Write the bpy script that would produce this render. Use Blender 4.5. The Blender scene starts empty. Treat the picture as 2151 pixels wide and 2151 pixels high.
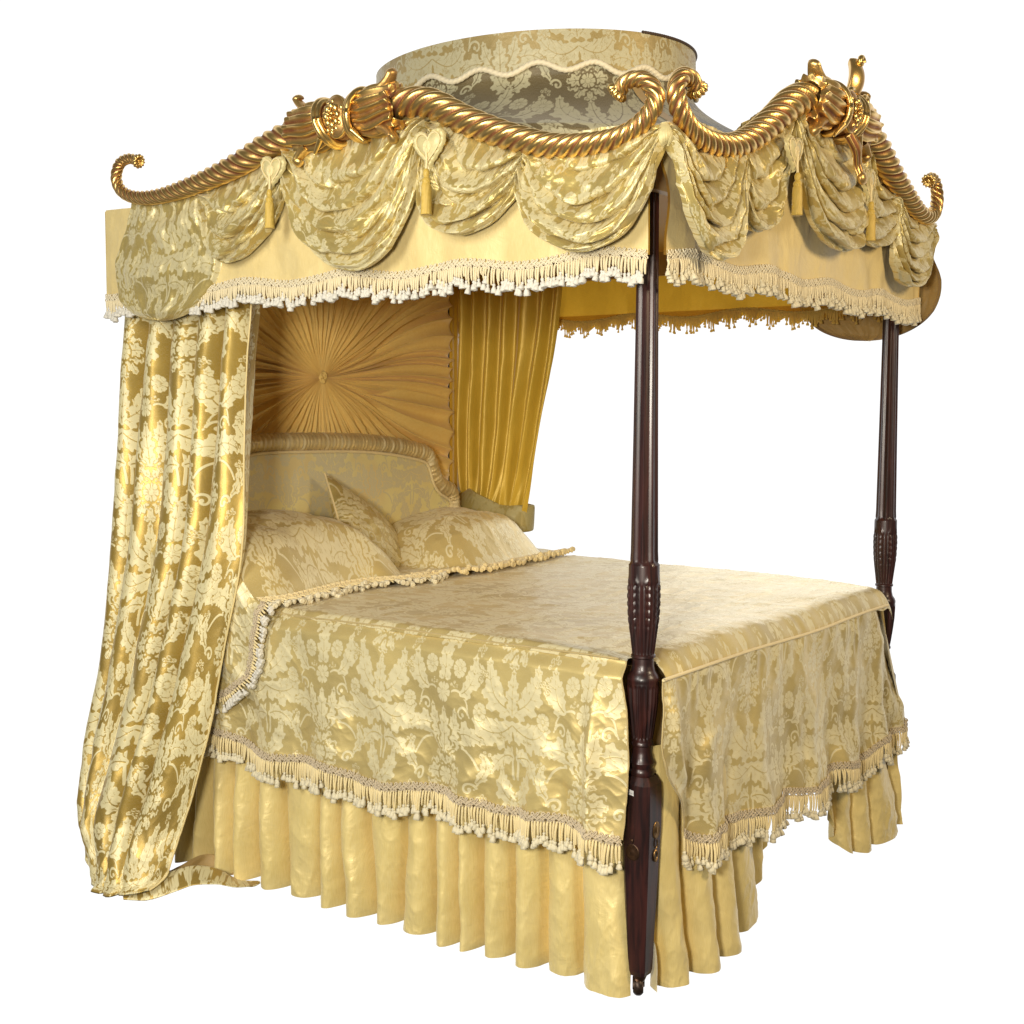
import bpy, math
import numpy as np
from math import pi, sin, cos, radians
RS = np.random.RandomState
np.seterr(all='ignore')
scene = bpy.context.scene
COL = scene.collection

# ------------------------------------------------------------------ noise
def _lat(seed): return RS(seed).rand(256, 256)
_LC = {}
def vnoise(x, y, seed=0):
    if seed not in _LC: _LC[seed] = _lat(seed)
    L = _LC[seed]
    x, y = np.broadcast_arrays(np.asarray(x, float), np.asarray(y, float))
    xi = np.floor(x).astype(int); yi = np.floor(y).astype(int)
    fx = x-xi; fy = y-yi
    fx = fx*fx*fx*(fx*(fx*6-15)+10); fy = fy*fy*fy*(fy*(fy*6-15)+10)
    a = L[xi & 255, yi & 255]; b = L[(xi+1) & 255, yi & 255]
    c = L[xi & 255, (yi+1) & 255]; d = L[(xi+1) & 255, (yi+1) & 255]
    return ((a*(1-fx)+b*fx)*(1-fy)+(c*(1-fx)+d*fx)*fy)*2-1
def fbm(x, y, seed=0, o=3):
    r = 0; a = 1; s = 0
    for i in range(o):
        r = r+a*vnoise(x*2**i+7.3*i, y*2**i+3.1*i, seed+i); s += a; a *= .5
    return r/s
def ridged(x, y, seed=0, o=2):
    r = 0; a = 1; s = 0
    for i in range(o):
        r = r+a*(1-2*np.abs(vnoise(x*2**i+5.7*i, y*2**i+1.9*i, seed+i))); s += a; a *= .5
    return r/s
def sstep(a, b, x):
    t = np.clip((np.asarray(x, float)-a)/(b-a), 0, 1); return t*t*(3-2*t)
def pl(x, pts):
    p = np.array(pts, float); return np.interp(x, p[:, 0], p[:, 1])
def spl(x, pts):
    """smooth (monotone-ish hermite) interpolation through points sorted by x"""
    p = np.array(pts, float); X = p[:, 0]; Y = p[:, 1]
    m = np.gradient(Y, X)
    x = np.clip(x, X[0], X[-1]); i = np.clip(np.searchsorted(X, x)-1, 0, len(X)-2)
    h = X[i+1]-X[i]; t = (x-X[i])/h
    return (2*t**3-3*t**2+1)*Y[i]+(t**3-2*t**2+t)*h*m[i]+(-2*t**3+3*t**2)*Y[i+1]+(t**3-t**2)*h*m[i+1]
def curve(pts, n):
    """Catmull-Rom through points, resampled to n by arc length"""
    p = np.array(pts, float); k = len(p)
    t = np.arange(k); T = np.linspace(0, k-1, 40*k)
    m = np.gradient(p, axis=0)
    i = np.clip(T.astype(int), 0, k-2); f = (T-i)[:, None]
    q = (2*f**3-3*f**2+1)*p[i]+(f**3-2*f**2+f)*m[i]+(-2*f**3+3*f**2)*p[i+1]+(f**3-f**2)*m[i+1]
    L = np.r_[0, np.cumsum(np.linalg.norm(np.diff(q, axis=0), axis=1))]
    s = np.linspace(0, L[-1], n)
    return np.stack([np.interp(s, L, q[:, j]) for j in range(p.shape[1])], 1)

# ------------------------------------------------------------------ damask pattern (signed distance, cm)
PX = 10.0  # pixels per cm
class Motif:
    def __init__(s, w=22, h=92):
        s.w, s.h = w, h
        s.x, s.y = np.meshgrid(np.arange(0, w, 1/PX), np.arange(0, h, 1/PX))
        s.D = np.full(s.x.shape, 3.0)
    def box(s, pts, m):
        p = np.array(pts); a = np.clip(((p.min(0)-m)*PX).astype(int), 0, None); b = ((p.max(0)+m)*PX).astype(int)+1
        return slice(a[1], max(b[1], a[1]+1)), slice(a[0], max(b[0], a[0]+1))
    def cone(s, sl, p0, r0, p1, r1):
        x = s.x[sl]-p0[0]; y = s.y[sl]-p0[1]; dx = p1[0]-p0[0]; dy = p1[1]-p0[1]
        t = np.clip((x*dx+y*dy)/(dx*dx+dy*dy+1e-9), 0, 1)
        return np.hypot(x-t*dx, y-t*dy)-(r0+(r1-r0)*t)
    def add(s, p0, r0, p1, r1):
        sl = s.box([p0, p1], max(r0, r1)+1.2)
        if s.D[sl].size: s.D[sl] = np.minimum(s.D[sl], s.cone(sl, p0, r0, p1, r1))
    def cut(s, p0, r0, p1, r1):
        sl = s.box([p0, p1], max(r0, r1)+1.2)
        if s.D[sl].size: s.D[sl] = np.maximum(s.D[sl], -s.cone(sl, p0, r0, p1, r1))
    def leaf(s, p0, c, p1, w, n=6, tilt=.8, curl=0.):
        """acanthus leaf: broad body, rounded scalloped lobes, fine veins"""
        p0, c, p1 = map(np.array, (p0, c, p1))
        B = lambda t: (1-t)**2*p0+2*t*(1-t)*c+t*t*p1
        T = lambda t: (lambda v: v/np.linalg.norm(v))(2*(1-t)*(c-p0)+2*t*(p1-c)+1e-6)
        L = []
        for k in range(n+1):
            t = (k+.35)/(n+.8); ww = w*(.35+.65*np.sin(pi*min(t*.92+.10, 1)))*(1.05-.50*t)
            for sg in (-1, 1):
                tv = T(t); nv = np.array([-tv[1], tv[0]])*sg
                d = tv*tilt+nv; d /= np.linalg.norm(d)
                L.append((B(t), B(t)+d*ww, ww, d, np.array([-d[1], d[0]])))
        for q, tip, ww, d, e in L: s.cut(q, .50*ww+.12, tip, .40*ww+.22)
        K = 16
        for k in range(K):
            a, b = k/K, (k+1)/K
            f = lambda t: w*.50*(sin(pi*min(1, t*.9+.10))**.8)+.15
            s.add(B(a), f(a), B(b), f(b))
        for q, tip, ww, d, e in L:
            s.add(q, .46*ww, q+d*ww*.70, .36*ww)
            for o, r_ in ((-.30, .17), (.0, .22), (.30, .17)):
                s.add(q+d*ww*.6+e*ww*o*.8, r_*ww, q+d*ww*(1.02-.9*abs(o))+e*ww*o*1.15, r_*ww*.8)
        for i, (q, tip, ww, d, e) in enumerate(L):      # slits between the lobes
            if i+2 < len(L):
                q2, tip2, w2, d2, e2 = L[i+2]
                m0 = (q*.35+q2*.65)*.45+(tip+tip2)*.5*.55; m1 = (tip+tip2)*.5+(d+d2)*.15*ww
                s.cut(m0, .05, m1, .16)
            s.cut(q, .11, q+d*ww*.80, .06)
            for sg in (-1, 1):
                s.cut(q+d*ww*.35, .06, q+d*ww*.72+e*sg*ww*.24, .045)
        for k in range(K-1):
            a, b = k/K, (k+1)/K
            s.cut(B(a), .20-.10*a, B(b), .20-.10*b)
    def stem(s, pts, r0, r1):
        q = curve(pts, 26)
        for i in range(25):
            s.cut(q[i], r0+.14, q[i+1], r0+.14)
        for i in range(25):
            a = r0+(r1-r0)*i/25; s.add(q[i], a, q[i+1], a)
    def scroll(s, c, r, turns, a0, sg, w=.32):
        pts = []
        for k in range(22):
            t = k/21; a = a0+sg*turns*2*pi*t; R = r*(1-.85*t)
            pts.append((c[0]+R*cos(a), c[1]+R*sin(a)))
        s.stem(pts, w, w*.8); s.add(pts[-1], w*1.5, pts[-1], w*1.5)
    def flower(s, c, R, n, rings=1, core=.22):
        s.cut(c, R+.2, c, R+.2)
        for ring in range(rings):
            rr = R*(1-.34*ring)
            for k in range(n):
                a = 2*pi*(k+.5*(ring % 2))/n
                d = np.array([cos(a), sin(a)]); c = np.array(c, float)
                q = c+d*rr*.70
                if ring == 0: s.cut(c, .1, q, rr*.34+.10)
                else: s.cut(q, rr*.30+.12, q+d*.2, rr*.30+.10)
            for k in range(n):
                a = 2*pi*(k+.5*(ring % 2))/n
                d = np.array([cos(a), sin(a)]); c = np.array(c, float)
                e = np.array([-d[1], d[0]])
                s.add(c+d*rr*.3, .12*rr, c+d*rr*.72+e*rr*.1, rr*.17); s.add(c+d*rr*.3, .12*rr, c+d*rr*.72-e*rr*.1, rr*.17)
                s.cut(c+d*rr*.25, .07, c+d*rr*.66, .05)
            for k in range(n):
                a = 2*pi*(k+.5+.5*(ring % 2))/n; d = np.array([cos(a), sin(a)])
                s.cut(c+d*rr*.2, .08, c+d*rr*.95, .13)
        s.cut(c, core*R+.13, c, core*R+.13); s.add(c, core*R, c, core*R)
        for k in range(6):
            a = k*pi/3; s.cut((c[0]+cos(a)*core*R*.6, c[1]+sin(a)*core*R*.6), .09, (c[0]+cos(a)*core*R*.6, c[1]+sin(a)*core*R*.6), .09)
    def berries(s, c, n=3, r=.62):
        for k in range(n):
            a = 1.1*k+.4; p = (c[0]+1.5*cos(a), c[1]+1.5*sin(a))
            s.stem([c, ((c[0]+p[0])/2+.2, (c[1]+p[1])/2), p], .13, .11)
            s.cut(p, r+.15, p, r+.15); s.add(p, r, p, r); s.cut(p, r*.55, p, r*.55); s.add(p, r*.22, p, r*.22)

def build_damask():
    m = Motif(24, 108)
    O = 9.0
    def lf(p0, c, p1, w, n=4): m.leaf((p0[0], p0[1]+O), (c[0], c[1]+O), (p1[0], p1[1]+O), w, n)
    def fl(c, *k): m.flower((c[0], c[1]+O), *k)
    def be(c, *k): m.berries((c[0], c[1]+O), *k)
    def st(pts, *k): m.stem([(x, y+O) for x, y in pts], *k)
    st([(0.8, -4), (1.4, 4), (0.2, 12)], .5, .4)
    st([(0.5, 42), (6, 47), (12, 46), (15.5, 40), (13.5, 35.5)], .42, .3)
    st([(0.4, 60), (5, 64), (10.5, 62), (12.5, 57)], .36, .26)
    m.scroll((11.8, 35.5+O), 2.4, 1.0, .2, 1, .42)
    m.scroll((9.4, 57.5+O), 2.6, 1.0, .2, 1, .40)
    m.scroll((13.2, 8.0+O), 2.2, 1.0, 2.6, -1, .36)
    lf((1.2, 2), (8, 4), (12, -3.5), 3.8, 3)
    lf((0.3, 11), (10, 5), (15.5, 14.5), 5.6, 4)
    lf((0.3, 15), (10.5, 18), (10.5, 31), 5.4, 4)
    lf((1.5, 46), (9, 56), (17.2, 49.5), 4.8, 4)
    lf((0.3, 47), (5.5, 51), (6.2, 59.0), 3.6, 3)
    lf((8.5, 63.5), (14.5, 66), (13, 75.5), 4.2, 3)
    lf((0.2, 77), (6, 79), (6.5, 88), 4.2, 3)
    lf((14.5, 38), (19, 42), (15.5, 47), 2.6, 2)
    for an_ in (-1.45, 1.5, -.95, 1.0, -.35, .45, .05):
        dx_, dy_ = cos(an_), sin(an_)
        lf((.8*dx_, 36.5+.8*dy_), (4.5*dx_-dy_, 36.5+4.5*dy_+dx_*.8), (8.2*dx_, 36.5+8.8*dy_), 3.1, 2)
    fl((0, 36.5), 3.3, 7, 1, .3)
    lf((0, 45), (0.05, 51), (0.0, 58.5), 3.8, 3)
    lf((0, 14), (0.02, 20), (0, 28), 3.6, 3)
    lf((0, 65.5), (0.02, 71), (0, 79), 4.0, 3)
    fl((6.4, 70.5), 3.2, 8, 1); fl((15.6, 25.5), 3.9, 8, 1)
    fl((0, 62.8), 3.6, 7, 1); fl((16.8, 59), 2.9, 8, 1)
    be((15.8, 32), 4, .66); be((4.6, 64.8), 3, .5); be((17.2, 69), 4, .66); be((13.2, 1.6), 3, .62)
    be((6.2, 6.6), 3, .5)
    D = m.D
    full = np.concatenate([D[:, :0:-1], D], 1)                   # mirrored about the axis
    H, Wd = full.shape
    TW, TH = 600, 880
    T = np.full((TH, TW), 3.0)
    yy = np.arange(H)
    def put(T, cx, cy):
        X = (np.arange(Wd)-Wd//2+cx) % TW; Y = (yy+cy) % TH
        # keep a gap where a motif overlies another
        for r0, r1 in ((0, 440), (440, 880), (880, H)):
            sub = T[np.ix_(Y[r0:r1], X)]; F = full[r0:r1]
            T[np.ix_(Y[r0:r1], X)] = np.minimum(np.maximum(sub, -(F-.25)), F)
    put(T, 0, 0); put(T, TW//2, TH//2)
    return np.clip(.5-T/(2*.40), 0, 1)
DMK = build_damask(); DH, DW = DMK.shape
def damask(u, v):
    """u, v in metres on the cloth -> mask"""
    u = u*1.24; v = v*1.04
    x = (u*1000.+6*np.sin(v*21)+4*np.sin(v*13+u*12)) % DW; y = (v*1000.+6*np.sin(u*17+1)+4*np.sin(u*11-v*13)) % DH
    xi = x.astype(int); yi = y.astype(int); fx = x-xi; fy = y-yi
    xi %= DW; yi %= DH
    g = lambda a, b: DMK[b % DH, a % DW]
    return (g(xi, yi)*(1-fx)+g(xi+1, yi)*fx)*(1-fy)+(g(xi, yi+1)*(1-fx)+g(xi+1, yi+1)*fx)*fy

# ------------------------------------------------------------------ mesh builders
def link(o, parent=None):
    COL.objects.link(o)
    if parent is not None: o.parent = parent
    return o
def mesh_obj(name, V, F4, mat, parent=None, F3=None, attrs=None, smooth=True):
    me = bpy.data.meshes.new(name)
    V = np.asarray(V, np.float32).reshape(-1, 3)
    F4 = np.asarray(F4, np.int32).reshape(-1, 4) if F4 is not None and len(F4) else np.zeros((0, 4), np.int32)
    F3 = np.asarray(F3, np.int32).reshape(-1, 3) if F3 is not None and len(F3) else np.zeros((0, 3), np.int32)
    nl = F4.size+F3.size; npoly = len(F4)+len(F3)
    me.vertices.add(len(V)); me.vertices.foreach_set('co', V.ravel())
    me.loops.add(nl); me.loops.foreach_set('vertex_index', np.r_[F4.ravel(), F3.ravel()].astype(np.int32))
    me.polygons.add(npoly)
    st = np.r_[np.arange(len(F4))*4, F4.size+np.arange(len(F3))*3].astype(np.int32)
    me.polygons.foreach_set('loop_start', st)
    me.polygons.foreach_set('use_smooth', np.full(npoly, smooth))
    me.update(calc_edges=True)
    for k, a in (attrs or {}).items():
        a = np.asarray(a, np.float32)
        if a.ndim == 1:
            at = me.attributes.new(k, 'FLOAT', 'POINT'); at.data.foreach_set('value', a)
        else:
            at = me.attributes.new(k, 'FLOAT_VECTOR', 'POINT'); at.data.foreach_set('vector', a.ravel())
    if mat: me.materials.append(mat)
    return link(bpy.data.objects.new(name, me), parent)
def gridF(n, m, wn=False, wm=False, off=0):
    i = np.arange(n if wn else n-1); j = np.arange(m if wm else m-1)
    I, J = np.meshgrid(i, j, indexing='ij'); I2 = (I+1) % n; J2 = (J+1) % m
    return np.stack([I*m+J, I2*m+J, I2*m+J2, I*m+J2], -1).reshape(-1, 4)+off
def cloth(name, P, mat, parent=None, uv=None, off=(0, 0), mask=None, wn=False, wm=False, flip=False):
    n, m = P.shape[:2]
    at = {}
    if uv is None:
        du = np.r_[0, np.cumsum(np.linalg.norm(np.diff(P[:, m//2], axis=0), axis=1))]
        dv = np.r_[0, np.cumsum(np.linalg.norm(np.diff(P[n//2], axis=0), axis=1))]
        uv = np.stack(np.meshgrid(du, dv, indexing='ij'), -1)
    U = uv[..., 0]+off[0]; Vv = uv[..., 1]+off[1]
    at['dm'] = damask(U, Vv).ravel()
    at['cl'] = np.stack([U, Vv, 0*U], -1).reshape(-1, 3)
    F = gridF(n, m, wn, wm)
    if flip: F = F[:, ::-1]
    if mask is not None:
        F = F[mask.ravel()[F].all(1)]
    return mesh_obj(name, P, F, mat, parent, attrs=at)
class Acc:
    """accumulate pieces that form one part"""
    def __init__(s): s.V = []; s.Q = []; s.T = []; s.n = 0; s.A = []
    def add(s, V, Q=None, T=None, a=0.):
        V = np.asarray(V, float).reshape(-1, 3)
        if Q is not None and len(Q): s.Q.append(np.asarray(Q).reshape(-1, 4)+s.n)
        if T is not None and len(T): s.T.append(np.asarray(T).reshape(-1, 3)+s.n)
        s.V.append(V); s.A.append(np.zeros(len(V))+np.asarray(a)); s.n += len(V)
    def build(s, name, mat, parent=None, smooth=True):
        return mesh_obj(name, np.concatenate(s.V), np.concatenate(s.Q) if s.Q else None, mat, parent,
                        np.concatenate(s.T) if s.T else None, {'at': np.concatenate(s.A)}, smooth)
def frames(p, up=None):
    t = np.gradient(p, axis=0); t /= np.linalg.norm(t, axis=1)[:, None]+1e-12
    n = np.zeros_like(p)
    a = np.array(up if up is not None else ([0, 0, 1] if abs(t[0][2]) < .9 else [1, 0, 0]), float)
    v = a-t[0]*(a@t[0]); n[0] = v/np.linalg.norm(v)
    for i in range(1, len(p)):
        v = n[i-1]-t[i]*(n[i-1]@t[i]); n[i] = v/(np.linalg.norm(v)+1e-12)
    return t, n, np.cross(t, n)
def tube(acc, path, r, k=8, prof=None, cap=True, up=None, flat=1., a=0.):
    p = np.asarray(path, float); N = len(p); r = np.zeros(N)+np.asarray(r)
    t, n, b = frames(p, up)
    th = np.arange(k)*2*pi/k
    R = r[:, None]*np.ones(k)
    A = np.zeros((N, k))+a
    if prof is not None:
        g = prof(th[None, :], np.linspace(0, 1, N)[:, None]); R = R*g
    V = p[:, None]+R[..., None]*(np.cos(th)[None, :, None]*n[:, None]+flat*np.sin(th)[None, :, None]*b[:, None])
    Q = gridF(N, k, False, True)[:, ::-1]
    V = V.reshape(-1, 3); T = []
    if cap:
        V = np.r_[V, p[:1], p[-1:]]
        c0, c1 = N*k, N*k+1; j = np.arange(k); j2 = (j+1) % k
        T = np.r_[np.stack([np.full(k, c0), j, j2], 1), np.stack([np.full(k, c1), (N-1)*k+j2, (N-1)*k+j], 1)]
    acc.add(V, Q, T, a)
def lathe(acc, prof, k=32, c=(0, 0), mod=None, a=0.):
    p = np.array(prof, float); z = p[:, 1]; th = np.arange(k)*2*pi/k
    R = p[:, :1]*np.ones(k)
    if mod is not None: R = R+mod(th[None, :], z[:, None])
    V = np.stack([c[0]+R*np.cos(th), c[1]+R*np.sin(th), z[:, None]+0*R], -1).reshape(-1, 3)
    acc.add(V, gridF(len(p), k, False, True)[:, ::-1], None, a)
def box(acc, lo, hi, a=0.):
    x0, y0, z0 = lo; x1, y1, z1 = hi
    V = [(x0, y0, z0), (x1, y0, z0), (x1, y1, z0), (x0, y1, z0), (x0, y0, z1), (x1, y0, z1), (x1, y1, z1), (x0, y1, z1)]
    acc.add(V, [(0, 3, 2, 1), (4, 5, 6, 7), (0, 1, 5, 4), (1, 2, 6, 5), (2, 3, 7, 6), (3, 0, 4, 7)], None, a)
def blob(acc, c, r, k=10, m=7, a=0., axes=None):
    th = np.arange(k)*2*pi/k; ph = np.linspace(0, pi, m)[1:-1]
    S = np.stack([np.sin(ph)[:, None]*np.cos(th), np.sin(ph)[:, None]*np.sin(th), np.cos(ph)[:, None]+0*th], -1).reshape(-1, 3)
    S = np.r_[S, [[0, 0, 1]], [[0, 0, -1]]]*np.asarray(r)
    if axes is not None: S = S@np.asarray(axes, float)
    q = gridF(m-2, k, False, True); j = np.arange(k); j2 = (j+1) % k; n = (m-2)*k
    T = np.r_[np.stack([np.full(k, n), j, j2], 1), np.stack([np.full(k, n+1), (m-3)*k+j2, (m-3)*k+j], 1)]
    acc.add(S+np.asarray(c), q, T, a)

# ------------------------------------------------------------------ materials
def new_mat(name):
    m = bpy.data.materials.new(name); m.use_nodes = True; nt = m.node_tree; nt.nodes.clear()
    o = nt.nodes.new('ShaderNodeOutputMaterial'); b = nt.nodes.new('ShaderNodeBsdfPrincipled')
    nt.links.new(b.outputs[0], o.inputs[0]); return m, nt, b
def nd(nt, t, **k):
    n = nt.nodes.new(t)
    for a, v in k.items():
        if a.startswith('i_'): n.inputs[int(a[2:])].default_value = v
        else: setattr(n, a, v)
    return n
def mix(nt, f, A, B, blend='MIX'):
    n = nt.nodes.new('ShaderNodeMix'); n.data_type = 'RGBA'; n.blend_type = blend
    for s, v in ((n.inputs[0], f), (n.inputs[6], A), (n.inputs[7], B)):
        if hasattr(v, 'links'): nt.links.new(v, s)
        else: s.default_value = v if not isinstance(v, tuple) else (*v[:3], 1)
    return n.outputs[2]
def mathn(nt, op, a, b=0., c=0.):
    n = nt.nodes.new('ShaderNodeMath'); n.operation = op
    for s, v in zip(n.inputs, (a, b, c)):
        if hasattr(v, 'links'): nt.links.new(v, s)
        else: s.default_value = v
    return n.outputs[0]
def maprange(nt, v, a, b, c=0., d=1.):
    n = nt.nodes.new('ShaderNodeMapRange'); n.interpolation_type = 'SMOOTHSTEP'
    nt.links.new(v, n.inputs[0]); n.inputs[1].default_value = a; n.inputs[2].default_value = b
    n.inputs[3].default_value = c; n.inputs[4].default_value = d; return n.outputs[0]
def attr(nt, name):
    n = nt.nodes.new('ShaderNodeAttribute'); n.attribute_name = name; return n
def noise(nt, vec, scale, detail=3., rough=.5, dist=0., sc3=None):
    n = nt.nodes.new('ShaderNodeTexNoise'); n.inputs['Scale'].default_value = scale
    n.inputs['Detail'].default_value = detail; n.inputs['Roughness'].default_value = rough; n.inputs['Distortion'].default_value = dist
    if vec is not None:
        if sc3:
            mp = nt.nodes.new('ShaderNodeMapping'); mp.inputs['Scale'].default_value = sc3
            nt.links.new(vec, mp.inputs[0]); vec = mp.outputs[0]
        nt.links.new(vec, n.inputs['Vector'])
    return n.outputs[0]
def bump(nt, h, strength, dist, normal=None):
    n = nt.nodes.new('ShaderNodeBump'); n.inputs['Strength'].default_value = strength; n.inputs['Distance'].default_value = dist
    nt.links.new(h, n.inputs['Height'])
    if normal is not None: nt.links.new(normal, n.inputs['Normal'])
    return n.outputs[0]
def damask_mat(name, ground, motif, gm=.35, gr=.36, mm=.08, mr=.5, crumple=.35, gsat=None):
    m, nt, b = new_mat(name)
    cl = attr(nt, 'cl').outputs['Vector']; dm = attr(nt, 'dm').outputs['Fac']
    edge = noise(nt, cl, 900, 1., .5)
    dmn = mathn(nt, 'ADD', dm, mathn(nt, 'MULTIPLY', mathn(nt, 'SUBTRACT', edge, .5), .18))
    msk = maprange(nt, dmn, .40, .60)
    big = noise(nt, cl, 3.5, 3., .55)
    g2 = mix(nt, maprange(nt, big, .3, .7), tuple(c*.86 for c in ground), tuple(min(c*1.12, .9) for c in ground))
    col = mix(nt, msk, g2, motif)
    thread = noise(nt, cl, 1.0, 2., .5, 0, (1400, 220, 1))
    col = mix(nt, mathn(nt, 'MULTIPLY', maprange(nt, thread, .35, .75), .16), col, (1., .93, .72), 'MIX')
    nt.links.new(col, b.inputs['Base Color'])
    def lerp(a, c): return mathn(nt, 'ADD', mathn(nt, 'MULTIPLY', msk, c-a), a)
    nt.links.new(lerp(gm, mm), b.inputs['Metallic'])
    nt.links.new(lerp(gr, mr), b.inputs['Roughness'])
    b.inputs['Sheen Weight'].default_value = .12; b.inputs['Sheen Roughness'].default_value = .4
    b.inputs['Specular IOR Level'].default_value = .45
    crk = noise(nt, cl, 17, 4., .55, .7)
    n1 = bump(nt, crk, crumple, .012)
    n2 = bump(nt, msk, .30, .0016, n1)
    n3 = bump(nt, thread, .25, .0006, n2)
    nt.links.new(n3, b.inputs['Normal'])
    return m
def silk_mat(name, col, col2, metal=.12, rough=.42, slub=(60, 900, 1), crumple=.4, trans=None):
    m, nt, b = new_mat(name)
    cl = attr(nt, 'cl').outputs['Vector']
    s = noise(nt, cl, 1., 3., .6, 0, slub)
    big = noise(nt, cl, 5., 4., .6)
    c = mix(nt, maprange(nt, mathn(nt, 'ADD', mathn(nt, 'MULTIPLY', s, .55), mathn(nt, 'MULTIPLY', big, .45)), .32, .68), col2, col)
    nt.links.new(c, b.inputs['Base Color'])
    b.inputs['Metallic'].default_value = metal; b.inputs['Roughness'].default_value = rough
    b.inputs['Sheen Weight'].default_value = .15
    crk = noise(nt, cl, 14, 5., .6, 1.2)
    n1 = bump(nt, crk, crumple, .014); n2 = bump(nt, s, .3, .0009, n1)
    nt.links.new(n2, b.inputs['Normal'])
    if trans:
        tr = nt.nodes.new('ShaderNodeBsdfTranslucent'); nt.links.new(c, tr.inputs[0]); mx = nt.nodes.new('ShaderNodeMixShader')
        mx.inputs[0].default_value = trans; nt.links.new(b.outputs[0], mx.inputs[1]); nt.links.new(tr.outputs[0], mx.inputs[2])
        nt.links.new(mx.outputs[0], [n for n in nt.nodes if n.type == 'OUTPUT_MATERIAL'][0].inputs[0])
    return m
def simple_mat(name, col, metal=0., rough=.5, var=.25, scale=60., bs=.2, bd=.002, coat=0., sheen=0., spec=.5):
    m, nt, b = new_mat(name)
    tc = nt.nodes.new('ShaderNodeTexCoord').outputs['Object']
    n = noise(nt, tc, scale, 4., .6)
    c = mix(nt, maprange(nt, n, .3, .7), tuple(x*(1-var) for x in col), tuple(min(1, x*(1+var)) for x in col))
    nt.links.new(c, b.inputs['Base Color']); b.inputs['Metallic'].default_value = metal
    b.inputs['Roughness'].default_value = rough; b.inputs['Coat Weight'].default_value = coat; b.inputs['Coat Roughness'].default_value = .15
    b.inputs['Sheen Weight'].default_value = sheen; b.inputs['Specular IOR Level'].default_value = spec
    nt.links.new(bump(nt, n, bs, bd), b.inputs['Normal'])
    return m
M_DAM = damask_mat('damask_gold', (.40, .26, .034), (.72, .635, .35), gm=.42, gr=.38, mm=.15, mr=.45, crumple=.07)
M_SPREAD = damask_mat('damask_spread', (.60, .465, .17), (.75, .66, .385), gm=.34, gr=.40, mm=.20, mr=.44, crumple=.10)  # same cloth as the curtain; silvery sheen from the light put into paler colours
M_SWAG = damask_mat('damask_swag', (.52, .395, .115), (.69, .60, .325), gm=.40, gr=.35, mm=.25, mr=.40, crumple=.24)  # curtain cloth again; silver highlights put into its paler colours
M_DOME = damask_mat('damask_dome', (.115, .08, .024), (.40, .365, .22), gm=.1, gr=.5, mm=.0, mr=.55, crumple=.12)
M_TIE = damask_mat('damask_tieback', (.30, .23, .05), (.34, .28, .10), gm=.2, gr=.45, mm=.1, mr=.5, crumple=.3)
M_HEAD = damask_mat('damask_headboard', (.92, .72, .32), (.74, .66, .40), gm=.15, gr=.38, mm=.2, mr=.42, crumple=.2)
M_SILK = silk_mat('silk_cream_gold', (.78, .63, .30), (.71, .55, .23), .05, .5, (500, 40, 1), .3)
M_SKIRT = silk_mat('silk_skirt', (.84, .68, .30), (.75, .59, .22), .14, .40, (500, 30, 1), .22)
M_AMBER = silk_mat('silk_amber_lining', (.74, .43, .035), (.62, .34, .025), .05, .5, trans=.35)
M_SUN = silk_mat('silk_sunburst', (.93, .68, .23), (.88, .61, .18), .05, .5, (300, 60, 1), .1)
M_CURT2 = silk_mat('silk_far_curtain', (.64, .42, .045), (.55, .35, .03), .2, .40, (300, 8, 1), .12, trans=.12)
M_BROWN = silk_mat('silk_tan_lining', (.42, .27, .09), (.36, .23, .07), .0, .6)
M_WOOD = None
def wood():
    m, nt, b = new_mat('mahogany')
    tc = nt.nodes.new('ShaderNodeTexCoord').outputs['Object']
    n = noise(nt, tc, 1., 5., .6, .6, (60, 60, 5))
    c = mix(nt, maprange(nt, n, .3, .7), (.012, .005, .005), (.050, .014, .011))
    nt.links.new(c, b.inputs['Base Color']); b.inputs['Roughness'].default_value = .38
    b.inputs['Coat Weight'].default_value = .18; b.inputs['Coat Roughness'].default_value = .2
    nt.links.new(bump(nt, n, .15, .0015), b.inputs['Normal']); return m
M_WOOD = wood()
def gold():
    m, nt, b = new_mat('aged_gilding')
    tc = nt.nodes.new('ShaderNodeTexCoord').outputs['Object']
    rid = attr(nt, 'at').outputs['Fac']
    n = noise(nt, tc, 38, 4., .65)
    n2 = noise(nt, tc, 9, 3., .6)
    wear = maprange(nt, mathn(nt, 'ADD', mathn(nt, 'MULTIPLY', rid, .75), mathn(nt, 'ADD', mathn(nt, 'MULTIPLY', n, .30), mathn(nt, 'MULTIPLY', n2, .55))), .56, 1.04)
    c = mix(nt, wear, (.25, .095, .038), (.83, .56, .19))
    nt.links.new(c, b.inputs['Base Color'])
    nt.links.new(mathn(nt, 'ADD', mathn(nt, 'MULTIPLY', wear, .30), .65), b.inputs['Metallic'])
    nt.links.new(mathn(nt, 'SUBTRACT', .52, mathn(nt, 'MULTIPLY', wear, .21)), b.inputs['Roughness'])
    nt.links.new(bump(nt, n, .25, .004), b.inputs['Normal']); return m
M_GOLD = gold()
M_BRASS = simple_mat('dull_brass', (.28, .16, .06), .9, .38, .3, 90)
M_BRASSD = simple_mat('dark_brass', (.07, .035, .018), .7, .4, .3, 90)
M_IRON = simple_mat('caster_metal', (.05, .032, .022), .6, .42, .5, 120)
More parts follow.
